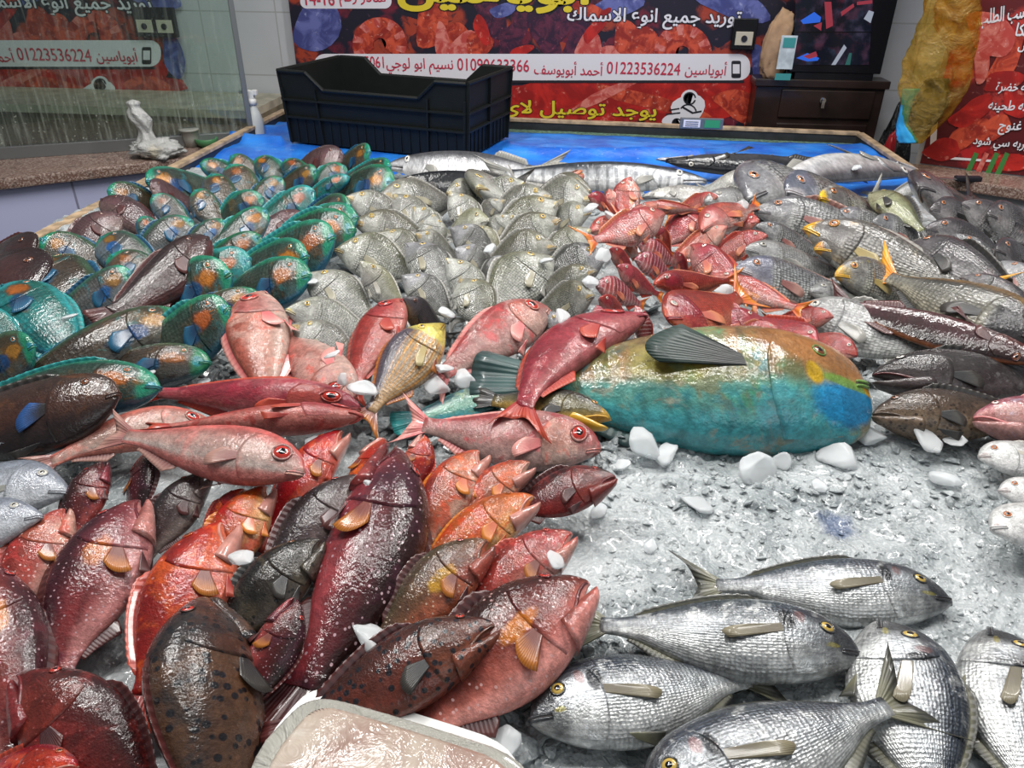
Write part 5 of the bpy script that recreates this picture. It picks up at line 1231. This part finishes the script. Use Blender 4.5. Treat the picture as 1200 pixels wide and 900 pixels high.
S('giant_parrotfish', 'parrot', BIGP, 1017, 462, 560, 448, 'L', .055, .06, 'giant parrotfish, orange and teal with blue chin, beside the bare ice', dscale=1.03, lean=.48, var=dict(both=1, pec=.04, lift=.16, sp=dict(W=.22, ridge=.005, top=[(0, .06), (.015, .20), (.05, .32), (.12, .42), (.22, .49), (.36, .50), (.5, .45), (.64, .34), (.76, .22), (.83, .18), (.88, .18)], bot=[(0, -.14), (.015, -.26), (.05, -.36), (.12, -.43), (.24, -.48), (.36, -.49), (.5, -.45), (.64, -.34), (.76, -.22), (.83, -.18), (.88, -.18)], pec=(.34, .06, .24, .040), mouth=(.045, .05, -1.0))))
S('pink_snapper', 'bigeye', BE['red'], 422, 472, 152, 459, 'L', .075, .06, 'upper of two thin red fish lying side by side, with its eye showing', dscale=.62, lean=.35, roll=.5)
S('pink_snapper', 'bigeye', BE['red'], 426, 487, 165, 501, 'L', .085, .075, 'lower of two thin red fish lying side by side, belly edge up', dscale=.55, lean=.3, roll=-.6)
S('pink_snapper', 'bigeye', BE['pale'], 246, 484, 28, 545, 'L', .055, .055, 'pale pink fish with swept tail lying under the two thin red fish', dscale=1.0, lean=.5, var=dict(bz=-.35))
S('bigeye_fish', 'bigeye', BE['pale'], 359, 546, 118, 506, 'L', .10, .10, 'pale pink big-eyed fish lying across the top of the grouper heap', dscale=1.0, lean=.45, var=dict(both=1))
S('silver_fish', 'emperor', SH, 112, 524, -60, 540, 'L', .05, .04, 'silver-grey fish body under the tail of the pale pink fish', dscale=.7, lean=.4)
S('silver_fish', 'emperor', SH, 84, 572, -130, 580, 'L', .06, .05, 'upper silver-grey head with dark eye at the left edge', dscale=.95, lean=.4)
S('silver_fish', 'emperor', SH, 50, 600, -140, 650, 'L', .085, .06, 'lower silver-grey head at the left edge above the red groupers', dscale=1.0, lean=.4)
S('silver_fish', 'emperor', SH, 18, 519, -110, 530, 'L', .07, .05, 'whitish snout at the left edge just below the big brown parrotfish', dscale=.5, lean=.4)

# ---- sea breams on the ice at the front right
def bream(nx, ny, tx, ty, sd, lab, zn=.022, zt=.018, **kw):
    kw.setdefault('var', {}); kw['var'].setdefault('both', 1)
    return P('sea_bream', 'bream', BR, nx, ny, tx, ty, sd, zn, zt, lab, lean=kw.pop('lean', .30), group='sea breams on the front ice', **kw)
bream(1114, 703, 800, 684, 'L', 'sea bream farthest back, its dark head pointing right', dscale=.82, var=dict(seed=1))
bream(1009, 766, 660, 728, 'L', 'middle sea bream with forked tail nearest the red groupers', .03, .03, dscale=.86, var=dict(seed=2))
bream(620, 842, 912, 790, 'R', 'sea bream facing left with a clear golden eye', .03, .012, dscale=1.0, var=dict(seed=3))
bream(752, 948, 1078, 812, 'R', 'bottom sea bream with its tail raised over the upright one', .03, .045, dscale=.95, var=dict(seed=4))
bream(1034, 728, 1118, 1010, 'R', 'upright sea bream lying head away under the raised tail', .030, .02, dscale=1.25, var=dict(seed=5), lean=.4)
bream(1164, 738, 1232, 1000, 'R', 'sea bream cut by the right edge at the bottom', .030, .02, dscale=1.2, var=dict(seed=6), lean=.4)

# ---- pale breams at the right edge
for k, (nx_, ny_, tx_, ty_, lab) in enumerate([(1146, 534, 1300, 552, 'topmost white bream head at the right edge beside the pink-lipped head'), (1170, 574, 1320, 600, 'middle white bream head at the right edge'), (1160, 618, 1330, 622, 'lowest white bream head with orange eye at the right edge')]):
    P('white_bream', 'bream', WB, nx_, ny_, tx_, ty_, 'R', .04 + .012 * (k == 2), .03, lab, lean=.4, dscale=.95, group='white bream heads at the right edge', var=dict(both=1, seed=k))

# ---- heads on the right edge
S('grouper', 'grouper', RG['dark'], 1022, 436, 1270, 452, 'R', .06, .05, 'dark grey grouper with long gaping mouth at the right, white-ringed eye', dscale=.85, lean=.5, var=dict(open=.22))
S('grouper', 'grouper', RG['brown'], 1022, 482, 1230, 492, 'R', .045, .04, 'brown dark-dotted grouper head below the gaping dark one', dscale=.95, lean=.5, var=dict(open=.05))
S('pink_snapper', 'grouper', RG['pinkhead'], 1140, 486, 1340, 508, 'R', .06, .05, 'pink-lipped fish head at the right edge above the white breams', dscale=1.0, lean=.5, var=dict(open=.12))
S('dark_long_fish', 'longfish', RG['maroonlong'], 1228, 428, 962, 348, 'R', .09, .09, 'long dark maroon fish lying slantwise over the grey snappers', dscale=1.5, lean=.5)
S('white_belly_fish', 'longfish', RG['white'], 1026, 362, 1162, 424, 'R', .085, .07, 'slim whitish fish lying in the lap of the long dark maroon fish', dscale=1.9, lean=.5)
S('grey_snapper', 'snapper', RG['silver'], 926, 362, 1140, 428, 'R', .065, .05, 'smooth silver-grey snapper right behind the giant parrotfish head', dscale=1.0, lean=.55)
S('orange_tail_snapper', 'snapper', RG['darkhead'], 1232, 402, 1018, 316, 'L', .11, .11, 'big dark-headed fish with a ragged bright orange tail', dscale=.95, lean=.55, var=dict(sp=dict(tail=('fork', .20, .34))))

# ---- long fish along the back edge of the pile
S('long_silver_fish', 'longfish', SL, 1066, 192, 880, 214, 'R', .06, .09, 'long white-bellied silver fish with its snout on the blue sheet at right', dscale=1.35, lean=.5, var=dict(bz=.3))
S('long_black_fish', 'longfish', BN, 782, 192, 1010, 196, 'L', .05, .04, 'long black fish against the blue sheet, right of the barred barracuda', dscale=.95, lean=.6, group=None)
S('long_silver_fish', 'longfish', SL, 1000, 192, 860, 186, 'L', .03, .03, 'thin white strip of a fish behind the long black fish', dscale=.8, lean=.5)
S('long_silver_fish', 'longfish', SL, 770, 188, 905, 187, 'L', .02, .02, 'white fish edge farthest back on the blue sheet', dscale=.6, lean=.5)
S('barracuda', 'longfish', BARR, 826, 208, 560, 204, 'L', .06, .06, 'barred silver barracuda with pointed dark head at the back of the pile', dscale=1.1, lean=.6)
S('barracuda', 'longfish', BARR, 800, 216, 640, 214, 'L', .035, .035, 'dark-backed slim fish lying under the barred barracuda', dscale=.8, lean=.6)
S('long_silver_fish', 'longfish', SL, 455, 190, 660, 203, 'R', .05, .05, 'long silver fish with its blunt head beside the back parrotfish', dscale=1.55, lean=.6)
S('long_black_fish', 'longfish', BN, 462, 212, 625, 216, 'R', .06, .05, 'long black fish lying in front of the long silver fish at centre back', dscale=1.5, lean=.6)
S('pale_slim_fish', 'longfish', RG['white'], 760, 219, 876, 243, 'R', .09, .08, 'slim whitish fish lying over the back of the red snappers', dscale=1.5, lean=.5, var=dict(bz=-.3))

# ---- the heaps: fish laid like roof tiles, heads up
ORD = ['first', 'second', 'third', 'fourth', 'fifth', 'sixth', 'seventh', 'eighth', 'ninth', 'tenth', 'eleventh', 'twelfth']
def heap(name, kind, mats, desc, rows, place, items, zn=.10, zt=.025, lean=.62, group=None, nvar=4, dsc=1.0, ext=1.22):
    order = sorted(items, key=lambda i: i[2]); per = -(-len(order) // rows); lab = {}
    for r in range(rows):
        row = sorted(order[r * per:(r + 1) * per], key=lambda i: i[1])
        back = r < (rows + 1) // 2
        q = r if back else rows - 1 - r
        rn_ = ('back row' if back else 'front row') if q == 0 else ORD[q] + (' row from back' if back else ' row from front')
        for k, it in enumerate(row):
            if len(row) == 1: pos = 'alone'
            elif k == 0: pos = 'leftmost'
            elif k == len(row) - 1: pos = 'rightmost'
            elif k <= len(row) // 2: pos = ORD[k] + ' from left'
            else: pos = ORD[len(row) - 1 - k] + ' from right'
            lab[id(it)] = '%s, %s, %s, %s' % (desc[it[0]], pos, rn_, place)
    for k, it in enumerate(items):
        m, nx_, ny_, tx_, ty_, sd_ = it[:6]; kw = dict(it[6]) if len(it) > 6 else {}
        v_ = dict(seed=k % nvar, by=(-.25, 0, .2, .35)[k % nvar], bz=(.12, -.1, .2, 0)[k % nvar]); v_.update(kw.pop('var', {}))
        tx_, ty_ = nx_ + (tx_ - nx_) * ext, ny_ + (ty_ - ny_) * ext
        P(name, kw.pop('kind', kind), mats[m], nx_, ny_, tx_, ty_, sd_, kw.pop('zn', zn), kw.pop('zt', zt), lab[id(it)], lean=kw.pop('lean', lean), group=group, var=v_, dscale=kw.pop('dscale', dsc) * (1, .96, 1.05)[k % 3], **kw)

PARROTS = [
 ('brown', 38, 303, 112, 378, 'R'), ('turq', 8, 333, 84, 418, 'R', dict(dscale=1.2)), ('grey', 159, 324, 56, 384, 'L', dict(dscale=1.1)), ('brown', 50, 283, 134, 322, 'R'), ('grey', 114, 277, 186, 326, 'R'),
 ('brown', 132, 297, 192, 346, 'R'), ('dark', 44, 303, -40, 322, 'L'), ('brown', 14, 291, 84, 312, 'R'), ('dark', 30, 330, -34, 328, 'L'), ('mauve', 137, 250, 78, 304, 'L', dict(roll=-.2)),
 ('turq', -24, 366, 30, 420, 'R'), ('teal', 167, 216, 264, 224, 'R', dict(dscale=1.05)), ('brown', 127, 224, 190, 244, 'R'), ('mauve', 121, 232, 184, 276, 'R', dict(dscale=1.1)), ('mauve', 174, 223, 226, 240, 'R'),
 ('grey', 180, 231, 222, 268, 'R'), ('teal', 163, 254, 190, 292, 'R'), ('grey', 223, 256, 160, 308, 'L', dict(dscale=1.2)), ('brown', 226, 226, 262, 266, 'R'), ('brown', 250, 208, 266, 254, 'R'),
 ('teal', 235, 192, 290, 214, 'R', dict(dscale=1.1)), ('grey', 264, 258, 214, 308, 'L', dict(dscale=1.15)), ('brown', 269, 186, 312, 218, 'R'), ('brown', 272, 197, 294, 240, 'R'), ('teal', 298, 185, 338, 218, 'R'),
 ('teal', 336, 186, 362, 222, 'R'), ('brown', 374, 203, 318, 230, 'L', dict(dscale=1.15)), ('grey', 330, 211, 288, 254, 'L', dict(dscale=1.2)), ('mauve', 400, 183, 344, 204, 'L'), ('teal', 403, 193, 368, 228, 'L'),
 ('brown', 436, 181, 392, 200, 'L'), ('teal', 462, 198, 398, 216, 'L', dict(dscale=1.1)), ('teal', 458, 213, 392, 230, 'L'), ('turq', 409, 206, 356, 238, 'L', dict(dscale=.8)), ('turq', 371, 228, 296, 270, 'L', dict(dscale=1.25)),
 ('grey', 415, 243, 346, 270, 'L'), ('teal', 417, 255, 334, 284, 'L'), ('teal', 416, 265, 314, 294, 'L'), ('teal', 396, 286, 282, 318, 'L'), ('teal', 366, 303, 262, 334, 'L'),
 ('teal', 360, 323, 262, 352, 'L'), ('teal', 307, 229, 256, 264, 'L'), ('teal', 316, 252, 236, 308, 'L', dict(dscale=1.1)), ('teal', 306, 279, 222, 334, 'L', dict(dscale=1.1)), ('turq', 292, 304, 212, 344, 'L'),
 ('mauve', 351, 247, 292, 300, 'L', dict(dscale=.95)), ('dark', 247, 286, 140, 366, 'L', dict(zn=.14, zt=.09, dscale=.95)), ('teal', 275, 323, 150, 374, 'L'), ('brown', 218, 368, 10, 462, 'L', dict(zn=.10, zt=.05, dscale=.8)), ('brown', 304, 342, 190, 402, 'L', dict(dscale=.9)),
 ('teal', 274, 368, 160, 422, 'L'), ('brown', 47, 406, -60, 458, 'L', dict(zn=.11)), ('brown', 242, 424, 98, 440, 'L', dict(zn=.075, dscale=.9)), ('teal', 188, 450, -10, 466, 'L', dict(zn=.09, zt=.06, dscale=.75)), ('bigbrown', 144, 474, -90, 508, 'L', dict(zn=.09, zt=.07, dscale=1.05, lean=.55)),
]
heap('parrotfish', 'parrot', PM, dict(teal='teal-green parrotfish with orange cheek', brown='brown parrotfish with green face', grey='grey-blue parrotfish with navy fin', turq='bright turquoise parrotfish', mauve='plain mauve-brown parrotfish', dark='dark maroon parrotfish', bigbrown='big dark brown parrotfish'), 8, 'left heap', PARROTS, zn=.115, zt=.04, group='parrotfish in the left heap', dsc=1.38)

EMPS = [
 ('pale', 447, 227, 530, 238, 'R', dict(dscale=1.0)), ('pale', 523, 221, 572, 238, 'R'), ('pale', 556, 226, 606, 224, 'R'), ('pale', 407, 231, 482, 262, 'R', dict(dscale=1.1)), ('olive', 415, 258, 506, 284, 'R', dict(dscale=1.1)),
 ('olive', 396, 286, 484, 322, 'R', dict(dscale=1.3)), ('pale', 462, 231, 508, 278, 'R', dict(dscale=1.1)), ('pale', 530, 228, 562, 274, 'R', dict(dscale=1.2)), ('belly', 570, 256, 524, 274, 'L', dict(dscale=1.2)), ('pale', 512, 252, 500, 296, 'R'),
 ('pale', 486, 275, 536, 304, 'R'), ('grey', 530, 267, 582, 306, 'R'), ('grey', 534, 290, 584, 326, 'R'), ('grey', 481, 283, 530, 346, 'R', dict(dscale=1.1)), ('pale', 615, 216, 552, 246, 'L'),
 ('pale', 646, 229, 570, 256, 'L'), ('olive', 690, 220, 620, 234, 'L'), ('pale', 694, 227, 616, 244, 'L'), ('olive', 654, 240, 574, 282, 'L'), ('olive', 654, 257, 580, 296, 'L'),
 ('pale', 690, 247, 638, 268, 'L'), ('olive', 650, 283, 570, 312, 'L'), ('olive', 692, 271, 630, 316, 'L'), ('grey', 710, 297, 630, 332, 'L'), ('belly', 553, 264, 588, 302, 'R', dict(dscale=1.2)),
 ('pale', 362, 318, 436, 378, 'R', dict(dscale=1.15)), ('belly', 421, 308, 474, 366, 'R', dict(dscale=.95, zn=.13)), ('pale', 336, 362, 438, 396, 'R', dict(dscale=1.15)), ('pale', 342, 378, 424, 432, 'R', dict(dscale=1.1)), ('grey', 475, 320, 528, 372, 'R', dict(dscale=1.1)),
 ('dark', 470, 350, 520, 392, 'R', dict(dscale=1.1, zn=.12)), ('pale', 526, 305, 572, 362, 'R', dict(dscale=1.1)), ('olive', 540, 324, 576, 388, 'R', dict(dscale=1.25)), ('olive', 641, 297, 572, 366, 'L', dict(dscale=1.25)), ('olive', 700, 319, 624, 348, 'L', dict(dscale=1.1)),
 ('olive', 698, 344, 626, 370, 'L'), ('grey', 662, 372, 618, 402, 'L'), ('pale', 590, 232, 560, 262, 'L'), ('pale', 484, 244, 520, 282, 'R'), ('pale', 600, 252, 564, 288, 'L'), ('grey', 598, 300, 560, 340, 'L'), ('olive', 446, 270, 496, 312, 'R'), ('olive', 690, 296, 640, 326, 'L'),
]
heap('silver_bream', 'emperor', EM, dict(olive='olive-silver bream', pale='pale silver bream', grey='grey-headed silver bream', dark='dark purple scaled bream', belly='white-bellied silver bream'), 7, 'silver bream heap', EMPS, zn=.105, zt=.035, group='silver breams in the middle heap', dsc=1.3)

REDS = [
 ('pink', 638, 216, 714, 206, 'L', dict(dscale=.5, zn=.05, zt=.05)), ('crimson', 690, 227, 722, 250, 'R'), ('pink', 714, 222, 726, 258, 'L', dict(dscale=1.1)), ('pink', 735, 211, 734, 262, 'L', dict(dscale=1.3, zn=.13)), ('pink', 742, 243, 818, 246, 'R', dict(dscale=.55, zn=.13, zt=.12)),
 ('pink', 690, 268, 752, 264, 'R', dict(dscale=.9, zn=.10, zt=.08)), ('pink', 777, 254, 696, 284, 'L', dict(dscale=1.05, zn=.14, zt=.12)), ('pink', 842, 230, 788, 252, 'L'), ('crimson', 824, 246, 776, 290, 'L', dict(dscale=1.2)), ('pink', 818, 266, 884, 242, 'R', dict(dscale=.9, zn=.12, zt=.12)),
 ('pink', 852, 268, 786, 306, 'L', dict(dscale=1.0)), ('crimson', 898, 276, 828, 306, 'L'), ('crimson', 887, 258, 846, 272, 'L'), ('deep', 768, 262, 786, 296, 'R'), ('crimson', 811, 291, 876, 346, 'R', dict(dscale=.95, zn=.12, zt=.09)),
 ('deep', 760, 333, 850, 330, 'R', dict(dscale=.65, zn=.15, zt=.12, roll=.3)), ('stripe', 748, 283, 792, 310, 'R'), ('stripe', 745, 300, 790, 328, 'R'), ('crimson', 790, 295, 806, 330, 'R'), ('crimson', 714, 290, 744, 322, 'R'),
 ('pink', 716, 278, 750, 300, 'R'), ('stripe', 699, 331, 750, 356, 'R', dict(dscale=1.15)), ('crimson', 722, 313, 770, 346, 'R'), ('crimson', 700, 348, 738, 380, 'R'), ('stripe', 700, 356, 706, 420, 'R', dict(dscale=.9)),
 ('stripe', 748, 358, 758, 416, 'R', dict(dscale=.9)), ('deep', 779, 378, 866, 352, 'R', dict(dscale=1.35, zn=.12, zt=.11)), ('pink', 838, 326, 934, 363, 'R', dict(dscale=.8, zn=.10, zt=.10)), ('crimson', 894, 371, 804, 396, 'L', dict(zn=.10, zt=.07)), ('pink', 914, 384, 852, 398, 'L', dict(zn=.10, zt=.07)),
 ('crimson', 958, 406, 884, 374, 'L', dict(zn=.09, zt=.08)), ('crimson', 977, 371, 906, 378, 'L', dict(zn=.085)), ('crimson', 1003, 414, 936, 396, 'L', dict(zn=.07)), ('crimson', 868, 358, 812, 380, 'L'), ('pink', 850, 300, 800, 326, 'L'),
]
heap('red_snapper', 'snapper', RS, dict(crimson='crimson snapper', pink='pink snapper with orange fins', deep='deep red snapper', stripe='white-lined crimson snapper'), 7, 'red snapper heap', REDS, zn=.115, zt=.05, group='red snappers in the heap', dsc=1.12, ext=1.15)

GREYS = [
 ('white', 888, 207, 822, 224, 'L'), ('scaled', 868, 226, 958, 212, 'R', dict(dscale=1.1)), ('blue', 916, 229, 1026, 244, 'R', dict(dscale=1.15, zn=.13)), ('yellow', 952, 232, 1052, 262, 'R', dict(dscale=.95, zn=.14)), ('scaled', 886, 243, 1046, 280, 'R', dict(dscale=.85, zn=.12, zt=.07)),
 ('scaled', 972, 250, 1070, 282, 'R', dict(dscale=.8, zn=.12)), ('scaled', 884, 267, 972, 302, 'R', dict(dscale=.9)), ('yellow', 948, 270, 1148, 346, 'R', dict(dscale=.95, zn=.13, zt=.09)), ('yellow', 960, 288, 1052, 316, 'R', dict(dscale=.85, zn=.125)), ('yellow', 979, 315, 1084, 350, 'R', dict(dscale=1.05, zn=.125)),
 ('blue', 860, 319, 1004, 346, 'R', dict(dscale=1.0, zn=.12, zt=.07)), ('silver', 868, 293, 994, 322, 'R', dict(dscale=.7)), ('olive', 1020, 222, 1084, 272, 'R', dict(dscale=1.0, zn=.14, zt=.10, roll=-.3)), ('silver', 1096, 213, 1038, 232, 'L', dict(dscale=.9, zn=.10)), ('dim', 1072, 226, 1142, 240, 'R', dict(dscale=1.2, zn=.14)),
 ('dim', 1126, 238, 1222, 292, 'R', dict(dscale=1.0, zn=.13)), ('dim', 1062, 280, 1204, 358, 'R', dict(dscale=.95, zn=.13, zt=.10)), ('dim', 1086, 262, 1186, 306, 'R', dict(dscale=.9, zn=.13)), ('scaled', 1118, 278, 1206, 352, 'R', dict(dscale=.8, zn=.12)), ('dim', 1158, 292, 1240, 326, 'R', dict(zn=.13)),
 ('scaled', 1174, 304, 1226, 376, 'R', dict(zn=.125)), ('dim', 1130, 322, 1228, 376, 'R', dict(dscale=.85, zn=.145, zt=.12)), ('silver', 946, 345, 1040, 350, 'R', dict(dscale=.75, zn=.09)), ('dim', 1150, 250, 1240, 280, 'R', dict(zn=.12)), ('silver', 830, 232, 900, 244, 'R', dict(dscale=.8)), ('dim', 1090, 240, 1160, 268, 'R', dict(zn=.12)), ('scaled', 1020, 262, 1100, 290, 'R', dict(zn=.11)),
]
heap('grey_snapper', 'snapper', RG, dict(white='whitish fish head', scaled='grey scaled snapper', blue='blue-headed grey snapper', yellow='yellow-lipped grey snapper', silver='silver-grey snapper', olive='olive-bellied fish', dim='dark grey snapper'), 6, 'right heap', GREYS, zn=.115, zt=.05, group='grey snappers in the right heap', dsc=1.12, ext=1.1)

# ---- loose lumps of ice
def lump(px, py, r, lab, z=.012, flat=.30, seed=0):
    c = at(px, py, z); d = (c - CAMLOC).length; R_ = r / FPX * (-(CAMROT.inverted() @ (c - CAMLOC)).z)
    bm = bmesh.new(); bmesh.ops.create_icosphere(bm, subdivisions=3, radius=1.0)
    Pn = np.array([v.co[:] for v in bm.verts]); n = fbm(Pn * 1.1 + seed * 3.3, 2)
    Q = Pn * (1 + .30 * n)[:, None]
    rg = random.Random(seed)
    for _ in range(7):                                           # chipped facets
        dv = np.array([rg.gauss(0, 1), rg.gauss(0, 1), rg.gauss(0, .6)]); dv /= np.linalg.norm(dv); ex = np.maximum(Q @ dv - rg.uniform(.45, .8), 0); Q = Q - ex[:, None] * dv * .9
    Q[:, 2] *= flat * rg.uniform(.7, 1.2); Q[:, 1] *= .85; Q *= 1.15
    M = Matrix.Rotation(rg.uniform(-.3, .9), 3, 'X') @ Matrix.Rotation(rg.uniform(-.4, .4), 3, 'Y') @ Matrix.Rotation(rg.random() * 6, 3, 'Z')
    for v, q in zip(bm.verts, Q): v.co = M @ (Vector(q) * R_)
    me = bpy.data.meshes.new('ice_lump'); bm.to_mesh(me); bm.free(); me.polygons.foreach_set('use_smooth', [True] * len(me.polygons)); me.materials.append(ICEC)
    o = link('ice_lump', me, None, c); tag(o, lab, 'ice', 'loose lumps of ice')
LUMPS = [
 (757, 520, 24, 'milky star-shaped ice lump below the belly of the giant parrotfish', .03), (780, 530, 20, 'smooth ice lump right of the star-shaped one', .02), (728, 545, 13, 'thin ice piece left of the star-shaped lump', .015),
 (608, 519, 13, 'left of two round ice lumps under the pink big-eyed fish', .05), (626, 518, 9, 'right of two round ice lumps under the pink big-eyed fish', .05), (890, 549, 26, 'broad flat ice plate on the bare ice below the giant parrotfish', .015),
 (988, 537, 24, 'wide lumpy ice plate right of the broad flat one', .015), (1018, 512, 17, 'flat ice slice below the brown dotted grouper head', .015), (1088, 513, 20, 'ice slab leaning on the brown dotted grouper head', .03), (1120, 512, 14, 'ice slab beside the pink-lipped head', .03),
 (915, 540, 14, 'small ice plate between the two broad plates', .012), (512, 452, 19, 'clear round ice ball under the yellow striped bream', .06), (520, 432, 13, 'ice piece on top of the clear round ice ball', .08), (560, 428, 16, 'ice lump along the belly of the rosy pink fish', .06), (592, 420, 14, 'rightmost ice lump along the belly of the rosy pink fish', .065),
 (543, 444, 14, 'ice lump between the clear ball and the rosy pink fish', .06), (658, 372, 12, 'pointed ice lump above the red-pink curved fish', .12), (523, 366, 12, 'ice lump on the dark purple scaled bream', .13), (425, 455, 15, 'ice heap against the head of the upper thin red fish', .08), (402, 446, 8, 'little ice lump left of that heap', .08),
 (286, 652, 16, 'rounded ice lump lying on the bright orange grouper', .10), (437, 752, 26, 'large milky ice wedge between longest and dark-spotted grouper', .06), (650, 654, 12, 'clear ice piece at the mouth of the pink-red grouper', .08), (430, 565, 6, 'ice scrap on the grey grouper lip', .11),
 (528, 858, 26, 'flat ice plate beside the plastic tray', .02), (585, 872, 28, 'clear lumpy ice plate right of the tray', .02), (390, 415, 10, 'ice oval on the lower pale bream', .12), (375, 520, 22, 'clear ice mound right of the pale big-eyed fish', .03), (365, 330, 10, 'ice piece beside the rightmost teal parrotfish', .10), (350, 300, 12, 'ice splinters between teal parrotfish and silver breams', .10),
 (200, 404, 24, 'long ice sheet lying on the parrotfish tails', .06), (180, 432, 14, 'jagged ice lump beside the green parrotfish eye', .07), (215, 440, 18, 'ice pile right of the green parrotfish eye', .05), (238, 450, 11, 'small clear ice piece near the fat pink fish', .04), (150, 415, 12, 'ice under the orange fin of the brown parrotfish', .06),
 (80, 372, 11, 'clear ice chip on the turquoise parrotfish', .13), (690, 330, 12, 'ice piece between silver breams and red snappers', .12), (712, 395, 12, 'round ice piece between the red snapper tails', .10), (735, 382, 12, 'ice lump left of the deep red snapper head', .10), (740, 405, 12, 'ice lump under the round one among red snappers', .08),
 (693, 243, 11, 'pale ice lump by the pink snapper mouths', .12), (715, 253, 12, 'ice lump right of the pale one by the pink snappers', .12), (707, 300, 10, 'ice piece on the grey-headed silver bream', .13), (848, 342, 12, 'ice patch under the blue-headed snapper chin', .10), (868, 240, 13, 'glassy ice disc between pink snapper and grey snapper', .13), (875, 215, 12, 'ice disc beside the whitish fish head', .12),
 (1003, 196, 7, 'ice bump on the long white-bellied fish', .09), (606, 214, 7, 'ice bump before the long black fish', .09), (575, 290, 9, 'ice between the breams in the middle', .11), (640, 305, 8, 'ice by the yellow-mouthed bream', .11), (575, 372, 10, 'ice below the scaled bream', .10),
 (1075, 590, 9, 'ice bit on bare ice left of the white breams', .01), (1105, 560, 18, 'flat ice plate left of the topmost white bream', .012), (960, 570, 10, 'small ice bit below the wide lumpy plate', .012), (820, 590, 22, 'faint flat plate on the bare ice', .006), (700, 600, 12, 'ice bit near the deep red grouper snout', .012), (760, 640, 9, 'ice bit right of the pink-red grouper', .01), (300, 500, 0, '', 0),
]
for k, (x, y, r, lab, z) in enumerate(LUMPS):
    if r: lump(x, y, r, lab, z, seed=k)

# ---- plastic-wrapped tray at the bottom edge
t = NT('cling_film'); n = t.noise(t.obj(), 16, 5, .65, .5); w_ = t.noise(t.comb(t.math('MULTIPLY', t.node('ShaderNodeSeparateXYZ').outputs[0], 1.0), 0, 0), 1, 1)
FILMW = t.set(color=t.mix((.42, .41, .36), (.60, .59, .54), n), rough=.16, trans=.35, ior=1.2, normal=t.bump(n, .8, .02), coat=.8, coatr=.04)
t = NT('fish_fillet'); o_ = t.obj(); n = t.noise(o_, 7, 5, .6, .6); st = t.noise(t.vmath('MULTIPLY', o_, (12, 90, 12)), 1.0, 3, .6, .2); cr = t.noise(o_, 30, 4, .65, 1.0)
c_ = t.mix(t.mix((.30, .19, .15), (.52, .44, .36), t.step(n, .36, .60)), (.62, .58, .52), t.step(st, .56, .72, 0, .6))
FIL = t.set(color=c_, rough=.28, coat=1.0, coatr=.04, coatn=t.bump(cr, .22, .02), normal=t.bump(cr, .15, .02))
def rounded(p_, it=2):
    for _ in range(it):
        p_ = [q for a, b2 in zip(p_, p_[1:] + p_[:1]) for q in ((.75 * a[0] + .25 * b2[0], .75 * a[1] + .25 * b2[1]), (.25 * a[0] + .75 * b2[0], .25 * a[1] + .75 * b2[1]))]
    return p_
def traypts(off, z): return [at(x, y, z) for x, y in rounded(off)]
c = at(430, 930, .05); tray = empty('wrapped_tray', loc=c); tag(tray, 'plastic-wrapped tray of pale fillet at the bottom edge, below the dark-spotted grouper', 'tray')
def slab(pts, z0, z1, mat, name, rnd=.014):
    b = MB(); b.prism([p_ - c for p_ in traypts(pts, z0)], (0, 0, z1 - z0)); return b.build(name, mat, tray, bevel=rnd, smooth=True)
OUT = [(296, 905), (345, 850), (362, 838), (385, 834), (420, 842), (520, 872), (610, 902), (640, 960), (600, 1080), (260, 1060)]
o = slab(OUT, .040, .060, FILMW, 'cling_film', .004)
INN = [(318, 910), (356, 860), (372, 848), (390, 845), (420, 853), (520, 884), (596, 910), (615, 960), (590, 1060), (270, 1050)]
slab(INN, .050, .070, FIL, 'fillet', .004)
b = MB(); b.prism([p_ - c for p_ in traypts(INN, .0)], (0, 0, .045)); b.build('tray_base', WPL, tray)
